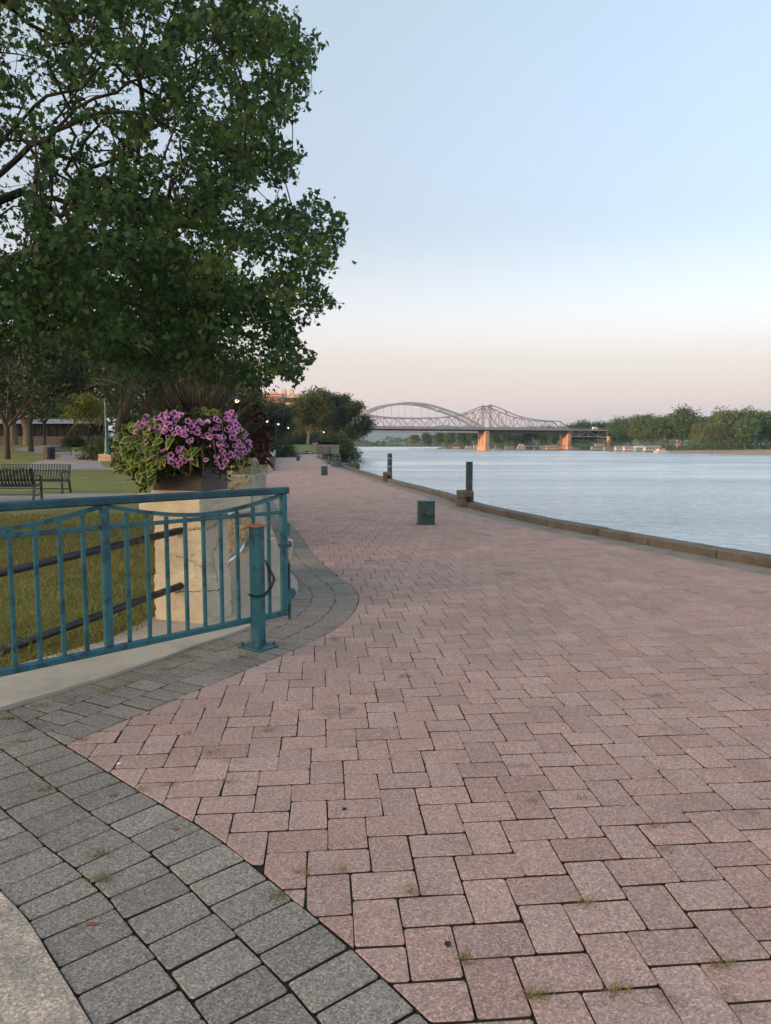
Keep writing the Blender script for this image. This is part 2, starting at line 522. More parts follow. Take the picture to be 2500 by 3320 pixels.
mat('boat_blue', (0.22, 0.36, 0.40), rough=0.6, var=0.1, vs=0.5)
mat('boat_red', (0.32, 0.10, 0.07), rough=0.6, var=0.1, vs=0.5)
mat('boat_grey', (0.20, 0.20, 0.21), rough=0.6, var=0.1, vs=0.5)
mat('timber_grey', (0.13, 0.105, 0.085), rough=0.9, var=0.3, vs=3, bump=0.3, bs=15)
mat('wall_stone', (0.36, 0.31, 0.23), rough=0.95, var=0.25, vs=0.9, col2=(0.20, 0.18, 0.14), c2s=0.9, bump=0.5, bs=5, bdist=0.05)
mat('lamp_glow', (1, 0.9, 0.7), var=0, emit=(1.0, 0.74, 0.38), estr=1.5)
mat('hill_woods', (0.060, 0.080, 0.040), rough=0.95, var=0.4, vs=0.012)
mat('gum', (0.02, 0.022, 0.03), rough=0.8, var=0.1)
mat('white_scrap', (0.75, 0.74, 0.74), rough=0.7, var=0.05)
mat('dry_leaf', (0.22, 0.10, 0.06), rough=0.8, var=0.3, vs=40)
mat('car_white', (0.7, 0.7, 0.7), rough=0.3, var=0.03)
mat('tyre', (0.02, 0.02, 0.02), rough=0.8, var=0.1)
mat('vine_flower', (0.7, 0.68, 0.66), rough=0.6, var=0.1)
attr_mat('petunia', 'rad', ((0.0, (0.05, 0.005, 0.06)), (0.28, (0.25, 0.03, 0.20)), (0.48, (0.55, 0.19, 0.46)), (0.80, (0.68, 0.33, 0.60)), (1.0, (0.80, 0.54, 0.74))), rough=0.6, transl=0.3)
attr_mat('variegated', 'rad', ((0.0, (0.030, 0.070, 0.020)), (0.62, (0.055, 0.115, 0.030)), (0.80, (0.24, 0.28, 0.055)), (1.0, (0.38, 0.38, 0.085))), rough=0.5, transl=0.25)

# ================================================================== THE SETTING
def sm(t):
    t = np.clip(t, 0, 1)
    return t * t * (3 - 2 * t)

def gz(x, y):                                   # the park rises gently away from the promenade
    return 1.35 * sm((np.asarray(y) - 40) / 65.0) * sm((-np.asarray(x) - 12) / 12.0)

KPTS = [G(*p).to_2d() for p in ((2500, 1842), (1800, 1711), (1657, 1680), (1520, 1646), (1416, 1607), (1319, 1581), (1240, 1558), (1104, 1514), (1065, 1501), (1027, 1480))]
KPTS = [(9.6, -6.0), (7.9, 0.0), (6.25, 5.0)] + [tuple(p) for p in KPTS] + [(-9.6, 108.0)]
KL = catmull(KPTS, 0.25)
_ky = np.array([p[1] for p in KPTS]); _kx = np.array([p[0] for p in KPTS])
def KX(y): return np.interp(y, KL[:, 1], KL[:, 0])
_xl = np.array([(-6, -7.2), (2.5, -3.4), (4.0, -2.86), (4.7, -2.5), (5.4, -2.07), (6.0, -1.98), (7.5, -1.75), (8.9, -1.85), (10, -2.05), (14.85, -3.0), (22.8, -4.6), (35, -7.2), (41, -9), (85, -22), (104, -26), (109, -25), (112, -11), (160, -16), (246, -22), (294, -21), (340, -32), (500, -72), (900, -75), (1290, -75)], float)
def XL(y): return np.interp(y, _xl[:, 0], _xl[:, 1])
_ea = np.array([(1.4, -3.9), (2.6, -3.1), (3.98, -2.18), (4.33, -1.94), (4.6, -1.755), (4.95, -1.56), (5.35, -1.36), (5.6, -1.21), (5.95, -1.06), (6.26, -.985), (6.7, -.92), (7.03, -.89), (7.5, -.92), (7.83, -.97), (8.92, -1.26), (10.17, -1.52), (14.85, -2.49), (22.8, -4.05), (35, -6.6), (40, -8.2)], float)
def EA(y): return np.interp(y, _ea[:, 0], _ea[:, 1])

def strip(name, ys, xa, xb, z, m, nx=1, kind='structure', power=1.0):
    b = MB()
    n = nx + 1
    for y in ys:
        for k in range(n):
            t = (k / nx) ** power
            x = xb(y) + (xa(y) - xb(y)) * t
            b.v.append((x, y, z(x, y) if callable(z) else z))
    for j in range(len(ys) - 1):
        for k in range(nx):
            a = j * n + k
            b.f.append((a, a + n, a + n + 1, a + 1))
    o = b.build(name, m, kind=kind)
    return o

# -- water, far ground, banks
WZ = -3.0
def water_mat():
    m = bpy.data.materials.new('river_water')
    m.use_nodes = True
    t = m.node_tree; N, Lk = t.nodes, t.links
    b = N['Principled BSDF']
    b.inputs['Base Color'].default_value = (0.13, 0.19, 0.22, 1)
    b.inputs['Roughness'].default_value = 0.25
    b.inputs['IOR'].default_value = 1.5
    geo = N.new('ShaderNodeNewGeometry')
    def noise(scale, sx, sy, detail=3, dist=0.0):
        mp = N.new('ShaderNodeMapping')
        mp.inputs['Scale'].default_value = (sx, sy, 1)
        Lk.new(geo.outputs['Position'], mp.inputs['Vector'])
        n = N.new('ShaderNodeTexNoise')
        n.inputs['Scale'].default_value = scale
        n.inputs['Detail'].default_value = detail
        n.inputs['Distortion'].default_value = dist
        Lk.new(mp.outputs[0], n.inputs['Vector'])
        return n.outputs['Fac']
    rip = noise(2.0, 0.45, 1.0, 4, 0.5)
    swl = noise(0.45, 0.5, 1.0, 2, 0.2)
    msk = noise(0.02, 0.55, 1.6, 4, 0.6)
    mr = N.new('ShaderNodeMapRange')
    mr.inputs[1].default_value, mr.inputs[2].default_value, mr.inputs[3].default_value, mr.inputs[4].default_value = 0.36, 0.62, 0.14, 1.0
    Lk.new(msk, mr.inputs[0])
    ad = N.new('ShaderNodeMath'); ad.operation = 'MULTIPLY_ADD'
    Lk.new(swl, ad.inputs[0]); ad.inputs[1].default_value = 1.6; Lk.new(rip, ad.inputs[2])
    bp = N.new('ShaderNodeBump')
    bp.inputs['Distance'].default_value = 0.80
    ml = N.new('ShaderNodeMath'); ml.operation = 'MULTIPLY'; ml.inputs[1].default_value = 0.75
    Lk.new(mr.outputs[0], ml.inputs[0])
    Lk.new(ml.outputs[0], bp.inputs['Strength'])
    Lk.new(ad.outputs[0], bp.inputs['Height'])
    Lk.new(bp.outputs[0], b.inputs['Normal'])
    gl = N.new('ShaderNodeBsdfGlossy')
    gl.inputs['Color'].default_value = (0.92, 0.94, 0.95, 1)
    gl.inputs['Roughness'].default_value = 0.20
    Lk.new(bp.outputs[0], gl.inputs['Normal'])
    ms = N.new('ShaderNodeMixShader')
    fr = N.new('ShaderNodeFresnel')
    fr.inputs['IOR'].default_value = 1.45
    Lk.new(bp.outputs[0], fr.inputs['Normal'])
    fm = N.new('ShaderNodeMapRange')
    fm.inputs[1].default_value, fm.inputs[2].default_value, fm.inputs[3].default_value, fm.inputs[4].default_value = 0.05, 0.50, 0.18, 0.86
    Lk.new(fr.outputs[0], fm.inputs[0])
    Lk.new(fm.outputs[0], ms.inputs[0])
    Lk.new(b.outputs[0], ms.inputs[1]); Lk.new(gl.outputs[0], ms.inputs[2])
    Lk.new(ms.outputs[0], N['Material Output'].inputs['Surface'])
    return m
WM = water_mat()
wb = MB()
wb.add([(-1500, -400, WZ), (1800, -400, WZ), (1800, 1500, WZ), (-1500, 1500, WZ)], [(0, 1, 2, 3)])
wb.build('river_water', WM, kind='structure')

# far shore (right bank): water line seen from the promenade, then the beach and the wooded flat behind it
RS = [(260, -300), (225, 60), (188, 200), (170, 262)] + [tuple(G(px, py, WZ).to_2d()) for px, py in ((2480, 1475.5), (2380, 1474), (2290, 1471.5), (2200, 1468), (2110, 1465), (1960, 1461), (1800, 1459), (1650, 1456.8), (1500, 1455.6), (1420, 1454.6))] + [(56, 820), (72, 970), (90, 1120)]
RSL = catmull(RS, 6.0)
def shore(name, line, steps, m):
    b = MB(); n = len(line)
    for d, z in steps:
        o = offset_line(line, -d)
        for p in o: b.v.append((p[0], p[1], z))
    for j in range(len(steps) - 1):
        for i in range(n - 1):
            a = j * n + i
            b.f.append((a, a + n, a + n + 1, a + 1))
    return b.build(name, m, kind='structure')
shore('far_bank', RSL, [(0.0, WZ - 0.4), (1.5, WZ + 0.12), (9, WZ + 0.3), (40, WZ + 1.0), (80, -1.35), (160, -1.0), (900, -1.0)], MATS['earth'])
BE = np.array([p for p in RSL if p[1] < 440 and p[1] > 150])
shore('sand_beach', BE, [(0.6, WZ + 0.05), (3, WZ + 0.30), (20, WZ + 0.8), (45, WZ + 1.35), (74, WZ + 1.75), (75, -2.2)], MATS['sand'])
ib = MB(); ib.prism([(-420, 1305), (90, 1290), (330, 1180), (900, 1160), (900, 1480), (-420, 1480)], WZ - 0.5, WZ + 0.9)
ib.build('island', MATS['earth'], kind='structure')

# left bank: broad ground below the lawn, the quay wall and the river bank beyond it
ys = list(np.arange(-6, 50, 1.0)) + list(np.arange(50, 112, 3.0)) + list(np.arange(112, 300, 8)) + [300, 320, 340, 380, 420, 500, 700, 900, 1290]
strip('ground', ys, lambda y: -900.0, lambda y: (KX(y) + 0.1) if y < 108 else XL(y) + 6.0, lambda x, y: float(gz(x, y)) - 0.06 - (0.5 if y > 112 and x > XL(y) + 3 else 0), MATS['earth'], nx=40, power=2.0)
strip('lawn', ys, lambda y: -300.0, XL, lambda x, y: float(gz(x, y)) - 0.004, MATS['lawn_soil'], nx=50, power=2.2)

qb = MB()
qo = offset_line(KL, -0.27)
for p in qo:
    qb.v += [(p[0], p[1], 0.0), (p[0], p[1], WZ - 0.4)]
for i in range(len(qo) - 1):
    qb.f.append((2 * i, 2 * i + 1, 2 * i + 3, 2 * i + 2))
qb.build('quay_wall', MATS['concrete_old'], kind='structure')

# river bank past the promenade (grassy slope with stones to the water)
BKT = catmull([(-9.8, 108), (-12, 128), (-15, 170), (-18, 246), (-17, 294), (-28, 340), (-68, 500), (-70, 1290)], 4.0)
bb = MB()
prof = [(-3.0, -0.05), (0.5, -0.35), (3.2, -1.3), (5.5, -2.5), (7.5, -3.4)]
for d, z in prof:
    o = offset_line(BKT, -d)
    for k, p in enumerate(o):
        bb.v.append((p[0] + random.uniform(-.25, .25), p[1], z + (random.uniform(-.18, .18) if -3 < d < 7 else 0)))
n = len(BKT)
for j in range(len(prof) - 1):
    for i in range(n - 1):
        a = j * n + i
        bb.f.append((a, a + n, a + n + 1, a + 1))
bb.build('riverbank', MATS['earth'], kind='structure')

# ------------------------------------------------------------------ hills
hb = MB()
hx = np.arange(-3800, 6800, 80.0)
for row, (yy, kz) in enumerate(((6400, 0.0), (6800, 0.55), (7200, 1.0), (7800, 1.0))):
    for i, x in enumerate(hx):
        t = x / 7200.0
        h = 148 + 22 * math.sin(t * 9 + 1) + 13 * math.sin(t * 23) + 6 * math.sin(t * 61 + 2)
        if t > 0.03: h += 32 * sm((t - 0.03) / 0.25)
        hb.v.append((x, yy + 120 * math.sin(x / 300.0), WZ + h * kz * (1 + 0.05 * math.sin(x / 47.0 + row))))
for j in range(3):
    for i in range(len(hx) - 1):
        a = j * len(hx) + i
        hb.f.append((a, a + 1, a + len(hx) + 1, a + len(hx)))
hb.build('hills', MATS['hill_woods'], kind='structure', smooth=True)
fb = MB(); fb.add([(-3800, 1490, WZ + 0.3), (6800, 1490, WZ + 0.3), (6800, 8000, WZ + 0.3), (-3800, 8000, WZ + 0.3)], [(0, 1, 2, 3)])
fb.build('far_plain', MATS['hill_woods'], kind='structure')

# ------------------------------------------------------------------ promenade: herringbone field, grey border courses
TIP = (-1.605, 3.503)
U = catmull([TIP, (-1.438, 3.806), (-1.24, 4.165), (-1.003, 4.595), (-.63, 5.28), (-.39, 5.87), (-.28, 6.45), (-.265, 7.05), (-.37, 7.65), (-.53, 8.1), (-.984, 9.806), (-1.361, 11.691), (-1.904, 14.089), (-2.47, 16.639), (-4.081, 24.85), (-6.2, 36)], 0.05)
LN = catmull([(-3.1, 4.80), (-2.35, 4.16), TIP, (-1.08, 3.03), (-.686, 2.687), (-.442, 2.423), (-.297, 2.261), (-.103, 2.038), (.117, 1.752), (.32, 1.45), (.5, 1.1), (.62, .7)], 0.05)
KF = offset_line(KL, 0.46)
PL, PW = 0.2286, 0.1524
ANG = R(5.0)
AH = np.array([math.cos(ANG), math.sin(ANG)]); AV = np.array([-math.sin(ANG), math.cos(ANG)])

def inset(P, d):
    """shrink a paver outline; joints across the promenade are laid a little wider than those along it"""
    e = np.roll(P, -1, 0) - P
    e /= np.linalg.norm(e, axis=1)[:, None] + 1e-9
    n1 = np.stack([-e[:, 1], e[:, 0]], 1)
    d1 = d * (0.85 + 0.95 * np.clip(np.abs(n1 @ AV) * 2 - 0.7, 0, 1))
    n0, d0 = np.roll(n1, 1, 0), np.roll(d1, 1)
    det = n0[:, 0] * n1[:, 1] - n0[:, 1] * n1[:, 0]
    den = np.maximum(1 + (n1 * n0).sum(1), 0.45)
    soft = d1[:, None] * (n1 + n0) / den[:, None]
    sd = np.where(np.abs(det) < 0.35, 1.0, det)
    hard = np.stack([(d0 * n1[:, 1] - d1 * n0[:, 1]) / sd, (d1 * n0[:, 0] - d0 * n1[:, 0]) / sd], 1)
    return P + np.where((np.abs(det) < 0.35)[:, None], soft, hard)

def area(P):
    x, y = P[:, 0], P[:, 1]
    return 0.5 * float((x * np.roll(y, -1) - np.roll(x, -1) * y).sum())

def chamfer(P, d):
    out = []
    n = len(P)
    for i in range(n):
        p, a, b = P[i], P[i - 1], P[(i + 1) % n]
        la, lb = np.linalg.norm(a - p), np.linalg.norm(b - p)
        la, lb = max(la, 1e-6), max(lb, 1e-6)
        out.append(p + (a - p) / la * min(d, la * .3)); out.append(p + (b - p) / lb * min(d, lb * .3))
    return np.array(out)

def clip(P, q, nrm):
    d = (P - q) @ nrm
    out = []
    n = len(P)
    for i in range(n):
        a, b = d[i], d[(i + 1) % n]
        if a >= 0: out.append(P[i])
        if (a >= 0) != (b >= 0):
            t = a / (a - b)
            out.append(P[i] + (P[(i + 1) % n] - P[i]) * t)
    return np.array(out)

def nearest(poly, c):
    d2 = ((poly - c) ** 2).sum(1)
    i = int(min(max(d2.argmin(), 1), len(poly) - 2))
    t = poly[i + 1] - poly[i - 1]
    t /= np.linalg.norm(t)
    left = np.array([-t[1], t[0]])
    return poly[i], left, float((c - poly[i]) @ left)

def geo(P, fine):
    P = np.asarray(P)
    if area(P) < 0: P = P[::-1]
    if area(P) < 0.0012: return None
    if fine:
        P = P + rng.normal(0, 0.0018, P.shape)
    po, pi = inset(P, 0.0024), inset(P, 0.0042)
    if area(pi) < 0.0008: return None
    if fine:
        po, pi = chamfer(po, 0.007), chamfer(pi, 0.007)
    c = P.mean(0)
    P = po
    dz = rng.normal(0, 0.0005)
    tl = rng.normal(0, 0.0030, 2)
    n = len(P)
    z = lambda Q, h: (dz + h + (Q - c) @ tl)[:, None]
    V = np.vstack([np.hstack([pi, z(pi, 0)]), np.hstack([po, z(po, -0.0028)]), np.hstack([po, np.full((n, 1), -0.035)])])
    F = [tuple(range(n))] + [(n + i, n + (i + 1) % n, (i + 1) % n, i) for i in range(n)] + [(2 * n + i, 2 * n + (i + 1) % n, n + (i + 1) % n, n + i) for i in range(n)]
    return V, F

def in_view(c):
    if c[1] < 1.6: return False
    return abs(c[0]) / c[1] < 0.56

def lay(polys, owner, m, limit=300, name='paver'):
    cs = np.array([p.mean(0) for p in polys])
    order = sorted(range(len(polys)), key=lambda i: (cs[i][1] if in_view(cs[i]) else 1e4 + cs[i][1]))
    rest = MB(); rr = []; mi = []
    made = 0
    for i in order:
        part = made < limit and in_view(cs[i])
        g = geo(polys[i], part)
        if g is None: continue
        V, F = g
        if part:
            c = V.mean(0)
            me = bpy.data.meshes.new(name)
            me.from_pydata([tuple(v) for v in V - c], [], F)
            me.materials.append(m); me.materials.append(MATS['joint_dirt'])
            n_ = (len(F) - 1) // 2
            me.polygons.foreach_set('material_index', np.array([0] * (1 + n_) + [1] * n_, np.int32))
            o = link(name, me, owner)
            o.location = c
            made += 1
        else:
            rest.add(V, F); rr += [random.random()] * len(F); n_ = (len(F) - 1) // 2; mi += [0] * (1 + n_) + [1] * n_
    if rest.v:
        o = rest.build(name + '_rows', m, owner, kind='stuff')
        at = o.data.attributes.new('rnd', 'FLOAT', 'FACE')
        at.data.foreach_set('value', np.array(rr, np.float32))
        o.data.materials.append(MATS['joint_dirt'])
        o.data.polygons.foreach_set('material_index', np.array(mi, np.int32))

PAVE_END = 62.0
ysn = list(np.arange(-5, PAVE_END + 1, 0.5))
prom = strip('promenade', ysn, lambda y: XL(y) - .05, lambda y: KX(y) + .02, -0.012, MATS['joint_sand'])
# herringbone bricks: one lying across, one lying along, stepped up-left
polys = []
O = np.array([0.054, 2.129]) - AH * (PL - PW) - AV * (PW + PL)
loc = []
for i in range(-260, 420):
    for j in range(-260, 420):
        b = np.array([-PW * i + PL * j, PW * i + PL * j])
        loc.append((b[0], b[1]))
loc = np.array(loc)
wc = O + loc[:, :1] * AH + loc[:, 1:] * AV
keep = (wc[:, 1] > 0.4) & (wc[:, 1] < PAVE_END) & (wc[:, 0] > -14) & (wc[:, 0] < 9) & (wc[:, 0] > -2.6 - np.maximum(wc[:, 1] - 8, 0) * .30) & (np.abs(wc[:, 0]) < 1.5 + 0.62 * wc[:, 1])
loc = loc[keep]
for bx, by in loc:
    for (x0, y0, x1, y1) in ((0, 0, PL, PW), (PL - PW, PW, PL, PW + PL)):
        Q = np.array([(bx + x0, by + y0), (bx + x1, by + y0), (bx + x1, by + y1), (bx + x0, by + y1)])
        P = O + Q[:, :1] * AH + Q[:, 1:] * AV
        c = P.mean(0)
        ok = True
        if c[1] < 37:
            for poly, sgn in ((U, -1), (LN, 1)):
                if sgn < 0 and c[1] < 3.2: continue
                if sgn > 0 and c[1] > 5.2: continue
                q, left, d = nearest(poly, c)
                d *= sgn
                if d < -0.16: ok = False; break
                if d < 0.16:
                    P = clip(P, q, left * sgn)
                    if len(P) < 3: ok = False; break
        elif c[0] < XL(c[1]) + 0.1: ok = False
        if not ok: continue
        q, left, d = nearest(KF, c)
        if d < -0.16: continue
        if d < 0.16:
            P = clip(P, q, left)
            if len(P) < 3: continue
        polys.append(P)
lay(polys, prom, MATS['paver_red'], name='red_paver')

UB = np.vstack([np.linspace((-1.95, 2.88), TIP, 14)[:-1], U])
def band(poly, d0, d1, step, phase):
    a = arc_points(poly, step / 4)
    A, B = offset_line(a, d0), offset_line(a, d1)
    out = []
    i = int(phase * 4)
    while i + 4 < len(a):
        w = 4 + random.choice((0, 0, 0, 0, 0, 1, -1)) if random.random() < .12 else 4
        j = min(i + w, len(a) - 1)
        out.append(np.array([A[i], A[j], B[j], B[i]]))
        i = j
    return out
border = strip('border_paving', [1.0, 5.9], lambda y: -3.4, lambda y: -3.35, -0.009, MATS['joint_sand'])
bp = []
for k in range(3):
    bp += band(LN, -PL * k, -PL * (k + 1), PW, random.random())
for k in range(3):
    for P in band(UB, PL * k, PL * (k + 1), PW, random.random()):
        c = P.mean(0)
        if c[1] < 5.2:
            q, left, d = nearest(LN, c)
            if d < -.14: continue
            if d < .14:
                P = clip(P, q, left)
                if len(P) < 3: continue
        bp.append(P)
bp = [p for p in bp if p.mean(0)[0] < EA(p.mean(0)[1]) + 5 and not (p.mean(0)[1] > 4 and p.mean(0)[0] < EA(p.mean(0)[1]) - .12)]
lay(bp, border, MATS['paver_grey'], name='grey_paver')
kerb = empty('kerb', (0, 0, 0))
kerb['kind'] = 'structure'
kp = []
for k in range(2):
    kp += [p for p in band(KL[KL[:, 1] < 62], PL * k, PL * (k + 1), PW, random.random()) if p.mean(0)[1] > 3]
edge_course = strip('edge_paving', [y for y in ysn if y >= 4.5], lambda y: KX(y) - .3, lambda y: KX(y) - .25, -0.009, MATS['joint_sand'])
lay(kp, edge_course, MATS['paver_grey'], limit=150, name='edge_paver')

strip('plaza', list(np.arange(61.5, 112, 2.5)), lambda y: XL(y) - .3, lambda y: KX(y), -0.006, MATS['paver_far'])

# kerb stones along the water
ka = arc_points(KL[(KL[:, 1] > 3) & (KL[:, 1] < 107)], 0.05)
i = 0
while i < len(ka) - 30:
    n = random.choice((26, 30, 34, 24, 12))
    if ka[i][1] > 45: n = 60
    j = min(i + n, len(ka) - 1)
    p, q = ka[i], ka[j]
    d = (q - p); L_ = np.linalg.norm(d); d /= L_
    r_ = np.array([d[1], -d[0]])
    m_ = (p + q) / 2 + r_ * 0.135
    h = 0.115 + random.uniform(-.006, .006)
    MB().box((m_[0], m_[1], h / 2 - 0.02), (0.27 + random.uniform(-.01, .01), L_ - 0.028, h + .04), m=Matrix.Rotation(math.atan2(-d[0], d[1]), 3, 'Z'), bev=0.014).build('kerb_stone', MATS['kerb_concrete'], kerb)
    i = j

# concrete: the apron under the pillar and the slab in the near corner
ya = list(np.arange(1.5, 9.5, 0.12)) + list(np.arange(9.5, 40.1, 0.8))
b = MB()
for y in ya:
    b.v += [(XL(y) - .04, y, 0.018), (EA(y), y, 0.018), (EA(y) + .004, y, -0.03)]
for i in range(len(ya) - 1):
    b.f += [(3 * i, 3 * i + 1, 3 * i + 4, 3 * i + 3), (3 * i + 1, 3 * i + 2, 3 * i + 5, 3 * i + 4)]
b.build('concrete_apron', MATS['concrete_old'], kind='structure')
ls = offset_line(LN, -3 * PL - 0.004)
ls = ls[(ls[:, 1] < 3.9)]
b = MB()
b.prism([tuple(p) for p in ls] + [(-.6, .2), (-2.2, .2), (-3.6, 3.2)], -0.08, 0.005)
b.build('pavement', MATS['concrete'], kind='structure')

# paths through the lawn
def path(name, pts, w, lift=0.010):
    c = catmull(pts, 1.2)
    b = MB()
    A_, B_ = offset_line(c, w / 2), offset_line(c, -w / 2)
    for p, q in zip(A_, B_):
        for k in range(5):
            x, y = p + (q - p) * k / 4
            b.v.append((x, y, float(gz(x, y)) + lift))
    for i in range(len(c) - 1):
        for k in range(4):
            a = 5 * i + k
            b.f.append((a, a + 1, a + 6, a + 5))
    return b.build(name, MATS['path'], kind='structure')
path('bench_path', [(-26, 21.6), (-16, 20.8), (-9, 20.3), (-4.2, 20.2)], 3.4)
path('garden_path', [(-36, 36), (-24, 41), (-19.5, 44), (-15, 44), (-9, 42)], 4.2)
path('park_path', [(-19, 43), (-24, 55), (-27, 66), (-40, 84), (-46, 118)], 4.6, 0.016)
path('far_walk', [(-120, 131), (-60, 128), (-20, 133)], 3.0, 0.012)

# lawn blades near the gate
N = 64000
y = rng.uniform(3.6, 15.5, N) ** 1.0
x = XL(y) + .03 + .025 * np.sin(y * 9) - rng.uniform(0.0, 1.0, N) ** 1.3 * (1.2 + 0.38 * y)
keep = (x / y > -0.60) & (rng.random(N) < np.clip(7.5 / y, .25, 1))
x, y = x[keep], y[keep]; N = len(x)
a = rng.uniform(0, 2 * np.pi, N)
h = rng.uniform(.018, .052, N) * np.where(rng.random(N) < .06, 1.6, 1.0) * (1 + .02 * y)
w = rng.uniform(.0022, .0045, N) * (1 + 0.10 * y)
lx, ly = rng.normal(0, .6, N) * h, rng.normal(0, .6, N) * h
V = np.zeros((N, 3, 3))
V[:, 0] = np.stack([x - np.cos(a) * w, y - np.sin(a) * w, np.full(N, -.006)], 1)
V[:, 1] = np.stack([x + np.cos(a) * w, y + np.sin(a) * w, np.full(N, -.006)], 1)
V[:, 2] = np.stack([x + lx, y + ly, h], 1)
np_mesh('lawn_grass', V, 3, MATS['grass_blade'], attrs={'rnd': rng.random(N)}, kind='stuff')

# weeds in the joints
spots = [(690, 2440, 9, 0), (870, 2368, 12, 0), (270, 2400, 10, 1), (150, 2560, 11, 1), (330, 2850, 16, 1), (320, 2770, 12, 1), (60, 2405, 10, 0), (900, 2905, 14, 1), (980, 2830, 10, 0), (1330, 2890, 12, 0), (1510, 3110, 13, 1), (1745, 3235, 20, 1), (2000, 3215, 16, 0), (2330, 3130, 16, 0), (2130, 2680, 12, 0), (1900, 2930, 10, 0), (2150, 2755, 10, 0), (1110, 2820, 10, 0), (1885, 2590, 9, 0), (540, 2545, 9, 0), (460, 2560, 9, 0), (880, 2090, 26, 1), (800, 2130, 22, 1), (470, 2195, 18, 0), (600, 2130, 26, 0), (520, 2170, 22, 0), (350, 2240, 20, 1), (130, 2290, 22, 1), (960, 1920, 18, 1), (1100, 2035, 18, 1), (640, 2105, 20, 0), (700, 2110, 14, 1), (740, 2535, 8, 0), (1720, 2600, 8, 0), (2380, 2000, 8, 0), (1680, 2060, 8, 0), (600, 2380, 8, 0), (30, 2330, 20, 1), (230, 2265, 16, 1), (420, 2215, 14, 0)]
vs, rv = [], []
for px, py, n, dry in spots:
    c = G(px, py)
    for k in range(n * 5):
        s = 0.006 + 0.012 * random.random()
        bx, by = c.x + random.gauss(0, .020 if py > 2300 else .05), c.y + random.gauss(0, .012 if py > 2300 else .03)
        a = random.uniform(0, 6.28); hh = random.uniform(.008, .030)
        vs.append([(bx - .0016 * math.cos(a), by - .0016 * math.sin(a), -.006), (bx + .0016 * math.cos(a), by + .0016 * math.sin(a), -.006), (bx + random.gauss(0, .022), by + random.gauss(0, .022), hh)])
        rv.append((0.5 + .5 * random.random()) if dry else .45 * random.random())
np_mesh('weeds', np.array(vs), 3, MATS['weed_blade'], attrs={'rnd': rv}, kind='stuff')

# ================================================================== GATE
T = MATS['teal_paint']; TD = MATS['teal_dark']
GE = np.array([-0.775, 5.50]); GL = np.array([-2.165, 4.05])          # free end, and a point further back along it
gd = (GL - GE) / np.linalg.norm(GL - GE)
gn = np.array([gd[1], -gd[0]])
GANG = math.atan2(gd[1], gd[0])
GM = Matrix.Rotation(GANG, 3, 'Z')
def gp(s, z, o=0.0): return (GE[0] + gd[0] * s + gn[0] * o, GE[1] + gd[1] * s + gn[1] * o, z)
def s_at(px):                                    # distance along the gate under the sight line of the column px
    k = (px - 1250) / FPX
    return (k * GE[1] - GE[0]) / (gd[0] - k * gd[1])
S1, S2 = s_at(917), s_at(334)
PANEL = S2 - S1
gate = empty('gate', gp(S1, 0), 'teal metal gate with drooping curved bars swung open across the lawn edge', 'gate')
ZB, ZT, ZM = 0.205, 1.150, 0.985
SL = S2 + PANEL + 0.06
def gbar(name, s0, z0, s1, z1, w, h, m=T):
    c = gp((s0 + s1) / 2, (z0 + z1) / 2)
    b = MB()
    if abs(z1 - z0) < 1e-6: b.box(c, (abs(s1 - s0), w, h), m=GM, bev=min(w, h) * .16)
    else: b.box(c, (w, h, abs(z1 - z0)), m=GM, bev=min(w, h) * .16)
    return b.build(name, m, gate)
gbar('top_rail', S1 - 0.045, ZT, SL, ZT, 0.060, 0.052, TD)
gbar('bottom_rail', S1 - 0.026, ZB, SL, ZB, 0.042, 0.042)
for s in (S1, S2, S2 + PANEL): gbar('stile', s, ZB + .0212, s, ZT - .0262, 0.050, 0.050)
for k in range(2):
    a = S1 + k * PANEL
    gbar('middle_rail', a + .026, ZM, a + PANEL - .026, ZM, 0.026, 0.026)
    arc, zs = [], []
    for i in range(25):
        t = i / 24
        z = 1.000 + 0.098 * abs(2 * t - 1) ** 1.75
        arc.append(gp(a + .027 + (PANEL - .054) * t, z + .0165, 0.0)); zs.append(z)
    MB().sweep(arc, 0.024, 0.026).build('curved_bar', T, gate)
    for i in range(1, 10):
        t = i / 10
        z = 1.000 + 0.098 * abs(2 * t - 1) ** 1.75
        gbar('baluster', a + PANEL * t, ZB + .0205, a + PANEL * t, z + .002, 0.0245, 0.0245)
# latch gear on the free end
def lbox(name, s, z, o, size, m=T, parent=gate, bev=.004):
    return MB().box(gp(s, z, o), size, m=GM, bev=bev).build(name, m, parent)
lbox('latch_keep', S1 - .030, .865, .004, (.036, .055, .075))
lbox('latch_keep', S1 - .028, .812, .004, (.030, .045, .022))
lbox('latch_band', S1 - .012, .728, 0, (.090, .062, .026), MATS['teal_worn'])
lbox('latch_guide', S1 - .040, .30, .0, (.032, .040, .070))
dp = MB(); dp.lathe([(0.0, -.010), (.046, -.010), (.046, .010), (0.0, .010)], 18, gp(S1 - .062, .345, 0), m=GM @ Matrix.Rotation(R(90), 3, 'X'))
dp.build('latch_disc', T, gate)
rod = MB(); rod.tube([gp(S1 - .048, .145), gp(S1 - .048, .58)], .0115, 8)
rod.build('drop_bolt', MATS['teal_worn'], gate)
hd = MB(); hd.tube([gp(S1 - .048, .58), gp(S1 - .056, .62), gp(S1 - .084, .735), gp(S1 - .078, .755), gp(S1 - .03, .775)], .0085, 8)
hd.build('bolt_handle', MATS['steel'], gate, smooth=True)

